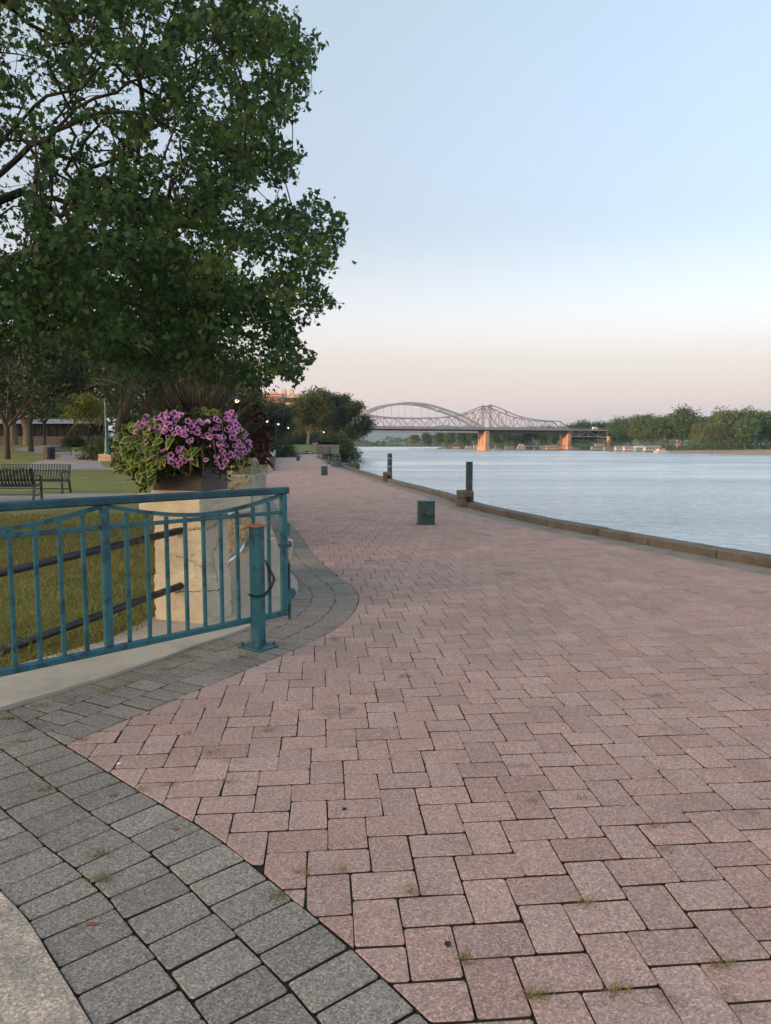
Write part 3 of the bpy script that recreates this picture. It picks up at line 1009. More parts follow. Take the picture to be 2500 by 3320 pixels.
# ------------------------------------------------------------------ gate post with its base plate and orange cap
pc = G(838, 2098)
PR = Matrix.Rotation(R(-28), 3, 'Z')
post = empty('gate_post', pc, 'square teal post with an orange cap bolted to the paving behind the gate', 'gate post')
MB().box((pc.x, pc.y, .455), (.084, .084, .885), m=PR, bev=.006).build('post', T, post)
MB().box((pc.x, pc.y, .906), (.108, .108, .018), m=PR, bev=.004).build('cap', MATS['rust_orange'], post)
PR2 = Matrix.Rotation(R(-36), 3, 'Z')
MB().box((pc.x, pc.y, .009), (.235, .200, .014), m=PR2, bev=.004).build('base_plate', T, post)
for sx, sy in ((-1, -1), (1, -1), (-1, 1), (1, 1)):
    o_ = PR2 @ Vector((sx * .090, sy * .074, 0))
    b = MB(); b.lathe([(.013, .016), (.013, .026), (.008, .030), (.008, .042)], 8, (pc.x + o_.x, pc.y + o_.y, 0))
    b.build('bolt', MATS['teal_worn'], post)

# chain slung round the post and up behind the gate bars
ch = empty('chain', (pc.x, pc.y, .42), 'dark steel chain looped round the teal post below the orange cap', 'chain')
path_ = []
for i in range(9):
    a = R(200) + R(190) * i / 8
    path_.append(Vector((pc.x + .066 * math.cos(a), pc.y + .066 * math.sin(a), .405 - .012 * math.sin(math.pi * i / 8))))
e = path_[-1]
tgt = Vector(gp(S1 + .115, .47, -.02))
for i in range(1, 9):
    t = i / 8
    p = e.lerp(tgt, t); p.z -= .018 * math.sin(math.pi * t); path_.append(p)
tgt2 = Vector((pc.x + .055, pc.y + .03, .655))
for i in range(1, 11):
    t = i / 10
    p = tgt.lerp(tgt2, t); p.x += .03 * math.sin(math.pi * t) * (1 - t); p.z -= .02 * math.sin(math.pi * t); path_.append(p)
dp_ = arc_points(np.array([tuple(p) for p in path_]), 0.0215)
for i in range(len(dp_) - 1):
    p, q = Vector(dp_[i]), Vector(dp_[i + 1])
    d = (q - p).normalized(); up = Vector((0, 0, 1)) if i % 2 else Vector((.6, -.8, 0))
    s = d.cross(up).normalized(); c = (p + q) / 2
    b = MB(); b.tube([c + d * .0165 * math.cos(a) + s * .009 * math.sin(a) for a in [2 * math.pi * k / 8 for k in range(9)]], .0032, 5, cap=False)
    b.build('link', MATS['dark_iron'], ch)

# ================================================================== PILLARS
PA, PB, PCC = Vector((-1.945, 6.06)), Vector((-1.500, 5.90)), Vector((-1.352, 6.20))
PD = PA + PCC - PB
pcen = (PA + PCC) / 2
def plan(s, a=PA, b=PB, c=PCC, d=PD):
    cen = (a + c) / 2
    return [tuple(cen + (p - cen) * s) for p in (a, b, c, d)]
def rough_prism(poly, z0, z1, nu=40, nv=60, amp=.006, seed=1):
    """prism with finely divided, slightly uneven walls"""
    b = MB(); rs = np.random.default_rng(seed)
    P = [np.array(p) for p in poly]
    n = len(P)
    ring = []
    for i in range(n):
        a, c = P[i], P[(i + 1) % n]
        k = max(2, int(np.linalg.norm(c - a) * nu))
        for j in range(k): ring.append(a + (c - a) * j / k)
    cen = np.mean(P, 0)
    m = len(ring); nz = max(2, int((z1 - z0) * nu))
    for v in range(nz + 1):
        z = z0 + (z1 - z0) * v / nz
        for p in ring:
            d = (p - cen) / np.linalg.norm(p - cen)
            q = p + d * rs.normal(0, amp) * .6
            b.v.append((q[0], q[1], z))
    for v in range(nz):
        for i in range(m):
            b.f.append((v * m + i, v * m + (i + 1) % m, (v + 1) * m + (i + 1) % m, (v + 1) * m + i))
    b.f.append(tuple((nz) * m + i for i in range(m)))
    return b
pil = empty('pillar', (pcen.x, pcen.y, 0), 'cracked cream stucco pillar with a wide cap standing behind the teal gate', 'pillar')
rough_prism(plan(1.0), 0.0, 0.985, nu=62, amp=.0065).build('shaft', MATS['stucco'], pil, smooth=True)
rough_prism(plan(1.04), 0.0, 0.40, nu=62, amp=.0065, seed=3).build('plinth', MATS['stucco'], pil, smooth=True)
cp = plan(1.0)
CA, CB, CC_ = Vector((-2.085, 6.10)), Vector((-1.485, 5.78)), Vector((-1.150, 6.17))
CD = CA + CC_ - CB + Vector((.05, 0))
rough_prism([tuple(CA), tuple(CB), tuple(CC_), tuple(CD)], 0.930, 1.085, nu=62, amp=.0065, seed=5).build('cap', MATS['stucco'], pil, smooth=True)
MB().prism(plan(1.06), 1.085, 1.118).build('capstone', MATS['capstone'], pil)
# cracks: narrow dark crevices across the faces
def facep(px, py, face):
    """point of the pillar face seen at a survey column and row"""
    p, q = (PA, PB) if face == 0 else (PB, PCC)
    x, y, w = ray(px, py)
    # intersect the sight line with the vertical face
    d = q - p
    den = x * d.y - y * d.x
    t = (p.x * d.y - p.y * d.x) / den
    nrm = Vector((d.y, -d.x)).normalized()
    return Vector((x * t + nrm.x * .012, y * t + nrm.y * .012, CAMZ + w * t))
def crack(pts, face, w=.005):
    P = []
    for i in range(len(pts) - 1):
        for k in range(5):
            t = k / 5
            P.append((pts[i][0] + (pts[i + 1][0] - pts[i][0]) * t + random.gauss(0, 1.6), pts[i][1] + (pts[i + 1][1] - pts[i][1]) * t + random.gauss(0, 1.6)))
    P.append(pts[-1])
    b = MB(); b.tube([facep(x, y, face) for x, y in P], [w * random.uniform(.2, .65) for _ in P], 4)
    b.build('crack', MATS['crack'], pil)
Zc = lambda x, y: (400 + x * .3, 1500 + y * .3)
crack([Zc(*p) for p in ((690, 712), (760, 715), (800, 705), (860, 720))], 0, .006)
crack([Zc(*p) for p in ((885, 725), (940, 690), (1020, 650))], 1, .006)
crack([Zc(*p) for p in ((470, 970), (580, 1010), (700, 1040), (780, 1075), (850, 1115))], 0, .004)
crack([Zc(*p) for p in ((690, 750), (760, 725), (780, 715))], 0, .0035)
crack([Zc(*p) for p in ((320, 740), (360, 755), (410, 745))], 0, .0035)
crack([Zc(*p) for p in ((690, 605), (730, 570), (785, 535))], 0, .003)
crack([Zc(*p) for p in ((1030, 790), (1000, 900), (960, 960), (965, 1100), (990, 1170), (1005, 1290))], 1, .004)
crack([Zc(*p) for p in ((880, 1125), (930, 1095), (960, 1105), (1000, 1060))], 1, .003)
crack([Zc(*p) for p in ((560, 1395), (640, 1390), (760, 1392), (850, 1388))], 0, .007)
crack([Zc(*p) for p in ((890, 1385), (960, 1380), (1010, 1385), (1050, 1350))], 1, .007)

# ------------------------------------------------------------------ pipe rails: two dark ones running left, two bright bent ones to the next wall
def rail_run(z0, z1, px0, py0, label):
    a = AT(603, py0, 6.00)
    b_ = AT(-620, px0, 4.35)
    o = empty('pipe_rail', (a.x, a.y, a.z), label, 'pipe rail')
    MB().tube([a + (a - b_).normalized() * .03, a.lerp(b_, .5) + Vector((0, 0, -.004)), b_], .030, 14).build('pipe', MATS['pipe_dark'], o, smooth=True)
    c = MB(); c.tube([a + (a - b_).normalized() * .032, a + (b_ - a).normalized() * .02], .038, 14)
    c.build('collar', MATS['dark_iron'], o, smooth=True)
rail_run(0, 0, 2000, 1716, 'upper dark grey pipe rail running left from the cream pillar')
rail_run(0, 0, 2335, 1893, 'lower chipped dark pipe rail running left from the cream pillar')
def bent(pts, label):
    P = [AT(*p) for p in pts]
    c = catmull([tuple(p) for p in P], .04)
    o = empty('pipe_rail', P[-1], label, 'pipe rail')
    MB().tube([Vector(p) for p in c], .026, 12).build('pipe', MATS['steel'], o, smooth=True)
bent([(690, 1700, 6.25), (728, 1672, 6.4), (765, 1655, 6.6), (785, 1642, 6.74), (797, 1624, 6.84), (800, 1622, 6.92)], 'upper bright steel pipe bent between the cream pillar and the end wall')
bent([(690, 1860, 6.2), (738, 1822, 6.35), (765, 1800, 6.55), (784, 1772, 6.72), (796, 1747, 6.84), (799, 1744, 6.92)], 'lower bright steel pipe bent between the cream pillar and the end wall')

# ------------------------------------------------------------------ end wall beside the steps: battered base, rough upper block, mossy rounded stub
wl = empty('end_wall', (-1.25, 6.9, 0), 'short stucco end wall with a grey battered base behind the teal gate post', 'wall')
x0, x1 = -1.49, -1.255
b = MB()
sec = [(6.20, 0.0), (6.36, .22), (6.62, .40), (6.80, .47), (8.0, .47), (8.4, .20), (8.55, 0.0)]
N_ = len(sec)
for xx in (x0 - .03, x1 + .03):
    for yy, zz in sec: b.v.append((xx + (0.03 if xx > -1.3 else 0) * (1 - zz / .47), yy, zz))
b.f.append(tuple(range(N_))); b.f.append(tuple(range(2 * N_ - 1, N_ - 1, -1)))
for i in range(N_): b.f.append((i, N_ + i, N_ + (i + 1) % N_, (i + 1) % N_))
b.build('battered_base', MATS['concrete_old'], wl)
rough_prism([(x0, 6.80), (x1, 6.80), (x1 + .01, 7.55), (x0, 7.55)], .46, 1.205, nu=58, amp=.008, seed=8).build('rough_block', MATS['stucco_grey'], wl, smooth=True)
b = MB(); sh = [(-.085, 0), (.105, 0), (.085, .12), (.06, .155), (-.055, .155), (-.085, .12)]
cx = -1.395
sh = [(cx + p, 1.205 + q) for p, q in sh]
n = len(sh)
b.v = [(p, 7.1, q) for p, q in sh] + [(p, 7.5, q) for p, q in sh]
b.f = [tuple(range(n - 1, -1, -1)), tuple(range(n, 2 * n))] + [(i, (i + 1) % n, n + (i + 1) % n, n + i) for i in range(n)]
b.build('rounded_stub', MATS['mossy'], wl)

# second pillar further on
P2 = empty('pillar', (-2.03, 10.2, 0), 'smooth tan pillar with a mossy cap carrying the burgundy planter', 'pillar')
q = [(-2.26, 10.0), (-1.80, 10.0), (-1.72, 10.45), (-2.24, 10.5)]
MB().prism(q, 0, 1.09).build('shaft', MATS['stone_smooth'], P2)
qc = [(-2.33, 9.93), (-1.85, 9.93), (-1.64, 10.10), (-1.64, 10.5), (-2.33, 10.56)]
MB().prism(qc, 1.09, 1.215).build('cap', MATS['stone_smooth'], P2)
# low wall and steps running on between the two pillars and beyond
lw = empty('low_wall', (-2.6, 14, 0), 'low tan kerb wall running from the mossy pillar along the grey border', 'wall')
b = MB()
ll = [(EA(y) - .02, y) for y in (10.6, 14.85, 18, 22.8, 28, 35, 39)]
lr = [(x - .22, y) for x, y in ll]
b.prism(ll + lr[::-1], 0.0, .16)
b.build('coping', MATS['concrete_old'], lw)

# ================================================================== PLANTERS AND PLANTS
def planter(poly, z0, z1, label):
    cx = sum(p[0] for p in poly) / len(poly); cy = sum(p[1] for p in poly) / len(poly)
    o = empty('planter', (cx, cy, z0), label, 'planter')
    b = MB(); n = len(poly)
    inn = [tuple(np.array((cx, cy)) + (np.array(p) - (cx, cy)) * .93) for p in poly]
    b.v = [(p[0], p[1], z0) for p in poly] + [(p[0], p[1], z1) for p in poly] + [(p[0], p[1], z1) for p in inn] + [(p[0], p[1], z1 - .06) for p in inn]
    b.f = [tuple(range(n - 1, -1, -1))]
    for s in range(3):
        b.f += [(s * n + i, s * n + (i + 1) % n, (s + 1) * n + (i + 1) % n, (s + 1) * n + i) for i in range(n)]
    b.build('box', MATS['planter_brown'], o)
    s = MB(); s.v = [(p[0], p[1], z1 - .055) for p in inn]; s.f = [tuple(range(n))]
    s.build('soil', MATS['joint_sand'], o)
    return o
planter(plan(1.0), 1.118, 1.42, 'dark brown metal planter box on the cream pillar')
planter([(-2.20, 10.02), (-1.86, 10.02), (-1.72, 10.42), (-2.2, 10.46)], 1.215, 1.56, 'dark planter box on the mossy capped pillar further along')

# petunias
def flower_mesh(seed):
    rs = random.Random(seed)
    K = 15
    rs_cup = rs.uniform(-.9, 2.2)
    fold = rs.uniform(.72, 1.0)
    rings = [(0.004, -0.014, 0.0), (0.010, -0.002, .25), (0.021, .005, .55), (0.031, .004, 1.0)]
    v, f, att = [], [], []
    for ri, (r_, z_, t_) in enumerate(rings):
        for k in range(K):
            a = 2 * math.pi * k / K
            cup = .010 * rs_cup * (ri / 3) ** 2
            lob = 1 + (0.13 * math.cos(5 * a) if ri == 3 else 0.05 * math.cos(5 * a) if ri == 2 else 0)
            rr = r_ * lob
            v.append((rr * math.cos(a), rr * fold * math.sin(a), z_ + cup + .006 * (ri / 3) * math.sin(2 * a + seed) + (0.004 * math.sin(5 * a + seed) + rs.uniform(-.002, .002) if ri == 3 else 0)))
            att.append(t_)
    for ri in range(3):
        for k in range(K):
            f.append((ri * K + k, ri * K + (k + 1) % K, (ri + 1) * K + (k + 1) % K, (ri + 1) * K + k))
    f.append(tuple(range(K - 1, -1, -1)))
    me = bpy.data.meshes.new('petunia_flower')
    me.from_pydata(v, [], f)
    me.attributes.new('rad', 'FLOAT', 'POINT').data.foreach_set('value', np.array(att, np.float32))
    me.materials.append(MATS['petunia']); me.shade_smooth()
    return me
FM = [flower_mesh(i) for i in range(7)]
def leaf_ob_mesh(name, L, w, m, curl=.25):
    v, f, att = [], [], []
    n = 7
    for i in range(n):
        t = i / (n - 1)
        hw = w * (math.sin(math.pi * min(1, t * 1.02) ** .75)) ** .8 / 2 if 0 < t < 1 else 0.001
        z = -curl * L * t * t
        for u in (-1, -.55, 0, .55, 1):
            v.append((u * hw, L * t, z + abs(u) * hw * .25))
            att.append(max(abs(u), 1.0 if i in (0, n - 1) else (.8 if i == n - 2 else 0)))
    for i in range(n - 1):
        for k in range(4):
            a = i * 5 + k
            f.append((a, a + 1, a + 6, a + 5))
    me = bpy.data.meshes.new(name)
    me.from_pydata(v, [], f)
    me.attributes.new('rad', 'FLOAT', 'POINT').data.foreach_set('value', np.array(att, np.float32))
    me.materials.append(m); me.shade_smooth()
    return me
LM = [leaf_ob_mesh('leaf', .105, .062, MATS['variegated'], .2), leaf_ob_mesh('leaf', .09, .055, MATS['variegated'], .45), leaf_ob_mesh('leaf', .075, .050, MATS['variegated'], .3)]
PC3 = Vector((pcen.x, pcen.y, 1.42))
def leafcloud(name, centers, n, spread, size, m, parent, aspect=.55, kind='stuff', K=4):
    C_ = np.array(centers)
    idx = rng.integers(0, len(C_), n)
    p = C_[idx] + rng.normal(0, 1, (n, 3)) * spread
    return leaves(name, p, size, m, parent, aspect, kind)
def leaves(name, p, size, m, parent, aspect=.55, kind=None, template=None, flat=0.0, cl=None):
    n = len(p)
    if template is None:
        template = np.array([(0, 0), (aspect / 2, .45), (0, 1), (-aspect / 2, .45)])
    K = len(template)
    d = rng.normal(0, 1, (n, 3)); d[:, 2] -= .25; d[:, 2] *= (1 - flat)
    d /= np.linalg.norm(d, axis=1)[:, None]
    u = rng.normal(0, 1, (n, 3))
    if flat: u[:, 2] *= (1 - flat)
    s = np.cross(d, u); s /= np.linalg.norm(s, axis=1)[:, None]
    nn = np.cross(s, d)
    sz = (size * rng.uniform(.6, 1.25, n))[:, None]
    V = np.zeros((n, K, 3))
    for k in range(K):
        tx, ty = template[k]
        V[:, k] = p + (s * tx + d * ty) * sz + nn * (sz * (-.35 * tx * tx - .12 * ty * ty))
    r_ = rng.random(n) if cl is None else np.clip(cl + rng.normal(0, .12, n), 0, .999)
    return np_mesh(name, V, K, m, parent, attrs={'rnd': r_}, kind=kind)

pet = empty('petunia_plant', PC3, 'pink purple petunias with dark centres spilling over the brown planter', 'flowers')
F6 = [(260, 418), (310, 360), (360, 350), (450, 375), (515, 385), (525, 270), (570, 270), (610, 305), (565, 385), (525, 425), (540, 465), (605, 430), (630, 390), (660, 450), (710, 470), (755, 490), (770, 318), (815, 395), (760, 422), (860, 450), (895, 440), (965, 365), (1000, 380), (990, 475), (1040, 460), (910, 550), (630, 675), (570, 630), (690, 675), (605, 710), (650, 715), (420, 630), (435, 655), (345, 510), (1025, 725), (970, 705), (970, 660), (980, 625), (1050, 710), (1065, 540), (1030, 595), (1050, 520), (1130, 435), (1140, 480), (1090, 375), (1150, 380), (1100, 260), (1060, 270), (1130, 290), (1125, 330), (1150, 340), (1080, 330), (1240, 435), (1190, 545), (1225, 575), (1265, 520), (1275, 550), (1240, 600), (1190, 640), (1140, 620), (1100, 610), (1170, 660), (1110, 400), (1170, 360), (1085, 300), (1000, 560), (510, 255), (640, 260), (900, 330), (820, 340), (1135, 545), (500, 300), (545, 300), (590, 340), (555, 345), (520, 345), (1095, 435), (1070, 400), (1120, 470), (1160, 410), (1115, 240), (1075, 245), (1145, 265), (1195, 400), (1210, 460), (1180, 505), (1255, 575), (1205, 610), (1160, 590), (1120, 655), (1060, 690), (1030, 640), (1050, 610), (575, 690), (660, 640), (505, 400), (480, 300), (540, 250), (600, 255), (730, 500), (690, 430), (640, 420), (1215, 540), (1105, 350), (1060, 300), (1140, 320), (1175, 580), (1000, 520), (975, 390)]
rf = random.Random(4)
F6 += [(rf.uniform(250, 720), rf.uniform(255, 470)) for _ in range(26)] + [(rf.uniform(700, 1000), rf.uniform(280, 470)) for _ in range(14)] + [(rf.uniform(500, 900), rf.uniform(560, 700)) for _ in range(8)]
def bulge(px, py):
    """how far in front of the planter centre the cushion of plants stands, seen at this place"""
    tx = (px - 600) / 215.0; ty = (py - 1450) / 130.0
    r2 = min(1.0, tx * tx * .8 + max(ty, -1) ** 2 * .35)
    return 6.10 - .42 * math.sqrt(max(0.0, 1 - r2))
for i, (x, y) in enumerate(F6):
    px, py = 350 + x * .36, 1250 + y * .36
    p = AT(px, py, bulge(px, py) - .03 + random.uniform(-.04, .03))
    o = link('flower', FM[i % 7], pet)
    d = Vector((1.3 * (p.x - PC3.x) + random.gauss(0, .5), -.85 + random.gauss(0, .35), .35 + random.gauss(0, .5))).normalized()
    o.rotation_euler = d.to_track_quat('Z', 'Y').to_euler()
    s = random.uniform(.60, .92)
    o.scale = (s, s, s)
    o.location = p - PC3
# petunia greenery: thin stems and small leaves filling the cushion
cs = []
for _ in range(420):
    px, py = random.uniform(400, 800), random.uniform(1335, 1530)
    if ((px - 600) / 215) ** 2 + ((py - 1440) / 125) ** 2 > 1: continue
    cs.append(tuple(AT(px, py, bulge(px, py) + .06 + abs(random.gauss(0, .10)))))
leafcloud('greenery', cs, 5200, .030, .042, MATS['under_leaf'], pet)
sb = MB()
for _ in range(70):
    px, py = random.uniform(480, 790), random.uniform(1330, 1480)
    p = AT(px, py, bulge(px, py))
    q = p + Vector((random.gauss(0, .08), random.gauss(.05, .05), -random.uniform(.05, .2)))
    m_ = p.lerp(q, .5) + Vector((random.gauss(0, .02), -.03, .03))
    sb.tube([q, m_, p], .0018, 4)
sb.build('stems', MATS['under_leaf'], pet)

# variegated trailing vine
vin = empty('variegated_vine', PC3 + Vector((-.3, 0, 0)), 'yellow edged green leaves trailing from the left side of the brown planter', 'vine')
V6 = []
for _ in range(1500):
    x, y = random.uniform(85, 460), random.uniform(330, 910)
    # outline of the trailing mass
    lo = 345 - (x - 85) * .05 if x > 200 else 460 - (x - 85) * 1.0
    hi = 745 + (60 if x < 200 else 0) if x < 270 else (915 if x < 370 else (860 if x < 430 else 740))
    if x < 130: hi = 745
    if 270 <= x < 290: hi = 850
    if y < lo or y > hi: continue
    V6.append((x, y))
V6 = V6[:250] + [(680, 585), (700, 600), (720, 640), (665, 600), (780, 590), (800, 585), (760, 650), (740, 600), (770, 670), (815, 600), (690, 640), (1200, 430), (1215, 480), (1185, 450), (1195, 660), (1205, 700), (1190, 620), (870, 230), (905, 265), (980, 270), (950, 240), (585, 490), (600, 520), (560, 500), (480, 500), (490, 620), (520, 650), (540, 700), (500, 700), (470, 690)]
for i, (x, y) in enumerate(V6):
    px, py = 350 + x * .36, 1250 + y * .36
    p = AT(px, py, bulge(px, py) + random.uniform(-.05, .05))
    o = link('leaf', LM[i % 3], vin)
    d = Vector((random.gauss(-.25 if x < 400 else .1, .75), random.gauss(-.5, .4), random.gauss(-.5, .5))).normalized()
    up = Vector((random.gauss(-.2, .35), -1.0, .75 + random.gauss(0, .3))).normalized()
    s_ = d.cross(up).normalized(); u_ = s_.cross(d)
    o.rotation_euler = Matrix((s_, d, u_)).transposed().to_euler()
    s = random.uniform(.65, 1.25)
    o.scale = (s, s, s)
    o.location = (p - d * .045) - wloc(vin)
cs = []
for x, y in random.sample(V6[:250], 200):
    px, py = 350 + x * .36, 1250 + y * .36
    cs.append(tuple(AT(px, py, bulge(px, py) + .10)))
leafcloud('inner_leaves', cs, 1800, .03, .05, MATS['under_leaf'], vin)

# small white trailing flowers on the box
wf = empty('white_lobelia', AT(540, 1525, 5.86), 'tiny white trailing flowers on the front of the brown planter', 'flowers')
cs = [tuple(AT(350 + x * .36, 1250 + y * .36, 5.90)) for x, y in ((480, 775), (510, 765), (550, 755), (585, 755), (590, 785), (535, 785), (565, 770))]
leafcloud('blossom', cs, 70, .008, .016, MATS['vine_flower'], wf, aspect=.9)
leafcloud('sprigs', cs, 120, .016, .02, MATS['under_leaf'], wf)
cs = [tuple(AT(350 + x * .36, 1250 + y * .36, 5.84)) for x, y in ((800, 700), (830, 720), (810, 740), (870, 620), (840, 650), (825, 745))]
leafcloud('sprigs', cs, 160, .014, .024, MATS['variegated'], wf)

# purple fountain grass with fox-tail plumes
fg = empty('fountain_grass', PC3 + Vector((0, .05, 0)), 'dark purple fountain grass with pinkish plumes rising from the brown planter', 'ornamental grass')
base = PC3 + Vector((.06, .03, -.02))
vs, rv = [], []
def ribbon(P, w):
    P = [Vector(p) for p in P]
    for i in range(len(P) - 1):
        d = (P[i + 1] - P[i])
        s = d.cross(Vector((random.gauss(0, .3), 1, .2)))
        s = s.normalized() if s.length > 1e-6 else Vector((1, 0, 0))
        w0, w1 = w * (1 - (i / (len(P) - 1)) ** 2), w * (1 - ((i + 1) / (len(P) - 1)) ** 2)
        vs.append([P[i] - s * w0, P[i] + s * w0, P[i + 1] + s * w1, P[i + 1] - s * w1])
for k in range(900):
    a = min(R(168), max(R(22), random.gauss(R(95), R(40))))
    ln = random.uniform(.40, .92) * (.55 + .45 * math.sin(a))
    fwd = random.gauss(0, .32)
    b0 = base + Vector((random.gauss(0, .07), random.gauss(0, .05), random.uniform(-.02, .05)))
    dirx, dirz = math.cos(a), max(.08, math.sin(a))
    droop = random.uniform(.05, .42) * (1.2 if abs(dirx) > .5 else .7)
    P = []
    for i in range(7):
        t = i / 6
        P.append(b0 + Vector((dirx * ln * t, fwd * ln * t, dirz * ln * t - droop * ln * t * t)))
    n0 = len(vs)
    ribbon(P, random.uniform(.0030, .0068))
    rv += [random.random()] * (len(vs) - n0)
np_mesh('blades', np.array([[tuple(p) for p in q] for q in vs]), 4, MATS['purple_blade'], fg, attrs={'rnd': rv}, kind='stuff')
def plume(tip, mid, root, y_t, y_m, y_r, wide=.011, stalk=None):
    P = [AT(*root, y_r), AT(*mid, y_m), AT(*tip, y_t)]
    c = catmull([tuple(p) for p in P], .012)
    n = len(c); q = []; rr = []
    for i in range(n):
        p = Vector(c[i]); d = (Vector(c[min(i + 1, n - 1)]) - Vector(c[max(i - 1, 0)])).normalized()
        t = i / max(1, n - 1)
        w = wide * (math.sin(math.pi * (.06 + .9 * t)) ** .6)
        for _ in range(20):
            s = d.cross(Vector((random.gauss(0, 1), random.gauss(0, 1), random.gauss(0, 1)))).normalized()
            e_ = p + s * w * random.uniform(.6, 1.25) + d * .013
            k_ = s.cross(d) * .0011
            q.append([tuple(p - k_), tuple(p + k_), tuple(e_)]); rr.append(random.random())
    np_mesh('plume', np.array(q), 3, MATS['plume'], fg, attrs={'rnd': rr})
    st = MB()
    s0 = base + Vector((random.gauss(0, .05), random.gauss(0, .03), 0))
    pm = stalk or (s0.lerp(P[0], .55) + Vector((0, 0, .14)))
    st.tube([Vector(p) for p in catmull([tuple(s0), tuple(pm), tuple(P[0])], .05)], .0014, 4)
    st.build('stalk', MATS['purple_blade'], fg)
Z5 = lambda x, y: (x * .48, 1050 + y * .48)
plume(Z5(915, 140), Z5(985, 160), Z5(1045, 215), 5.75, 5.8, 5.85)
plume(Z5(610, 368), Z5(720, 378), Z5(820, 415), 5.6, 5.7, 5.8)
plume(Z5(570, 440), Z5(650, 405), Z5(740, 412), 5.55, 5.65, 5.75)
plume(Z5(460, 745), Z5(520, 660), Z5(600, 610), 5.55, 5.6, 5.7)
plume(Z5(670, 720), Z5(680, 640), Z5(715, 550), 5.5, 5.6, 5.7, .009)
plume(Z5(742, 990), Z5(760, 890), Z5(810, 820), 5.5, 5.5, 5.55)
plume(Z5(772, 1085), Z5(772, 980), Z5(790, 880), 5.45, 5.5, 5.55, .010)
plume(Z5(940, 880), Z5(955, 800), Z5(980, 740), 5.5, 5.52, 5.55, .012)
plume(Z5(1286, 1005), Z5(1288, 920), Z5(1285, 790), 5.55, 5.55, 5.6, .009)
plume(Z5(1378, 1025), Z5(1372, 930), Z5(1360, 820), 5.55, 5.55, 5.6, .011)
plume(Z5(1455, 870), Z5(1440, 790), Z5(1420, 715), 5.5, 5.52, 5.6, .013)
plume(Z5(1505, 740), Z5(1500, 660), Z5(1485, 575), 5.5, 5.55, 5.6, .012)
plume(Z5(1500, 930), Z5(1495, 860), Z5(1500, 790), 5.5, 5.55, 5.6, .009)
plume(Z5(1350, 570), Z5(1385, 580), Z5(1420, 620), 5.6, 5.65, 5.7, .010)

# burgundy plant in the second planter
bu = empty('burgundy_coleus', (-1.95, 10.2, 1.6), 'dark burgundy leafy plant bushing over the second planter', 'plant')
cs = []
for _ in range(260):
    px, py = random.uniform(800, 868), random.uniform(1340, 1500)
    if px < 868 - max(0, (1400 - py)) * .5: cs.append(tuple(AT(px, py, random.uniform(9.7, 10.4))))
for _ in range(180): cs.append((random.uniform(-2.35, -1.7), random.uniform(9.9, 10.5), random.uniform(1.5, 1.95)))
leafcloud('foliage', cs, 3600, .04, .060, MATS['burgundy'], bu, aspect=.8)
leafcloud('grassy_tuft', [(-2.0 + random.gauss(0, .12), 10.2, 1.8 + random.uniform(0, .25)) for _ in range(60)], 900, .05, .075, MATS['purple_blade'], bu, aspect=.25)

# ------------------------------------------------------------------ mooring blocks on the paving
def cube_bollard(x, y, rz, label):
    o = empty('bollard', (0, 0, 0), label, 'bollard', 'squat green mooring boxes standing on the promenade')
    b = MB(); b.box((0, 0, .215), (.305, .30, .41), bev=.006); b.build('body', MATS['teal_worn'], o)
    b = MB(); b.box((0, 0, .432), (.318, .312, .022), bev=.006); b.build('lid', MATS['teal_worn'], o)
    b = MB(); b.lathe([(0.0, 0), (.098, 0), (.098, .03), (.088, .035), (.086, .085), (.074, .10), (.0, .10)], 20, (.04, -.15, .245), m=Matrix.Rotation(R(90), 3, 'X')); b.build('knob', MATS['teal_worn'], o)
    b = MB(); b.box((.03, -.156, .075), (.17, .012, .05), bev=.003); b.build('name_plate', MATS['teal_worn'], o)
    b = MB(); b.box((0, 0, .006), (.34, .33, .016), bev=.003); b.build('foot_plate', MATS['teal_worn'], o)
    o.location = (x, y, 0); o.rotation_euler[2] = rz
    return o
def gxy(px, py): p = G(px, py); return p.x, p.y
for (px, py, rz, lab) in ((1381, 1699, .05, 'nearest squat green bollard box with a round knob on the brick paving'), (1052, 1541, .1, 'second squat green bollard box from the viewer, left of the far mooring pile'),
                          (967, 1493.5, .1, 'third squat green bollard box, in front of a matching one up the promenade'), (960, 1480, .1, 'squat green bollard box just behind and left of its twin'), (995, 1473, .1, 'farthest squat green bollard box, by the stone gate pier')):
    x, y = gxy(px, py); cube_bollard(x, y, rz, lab)

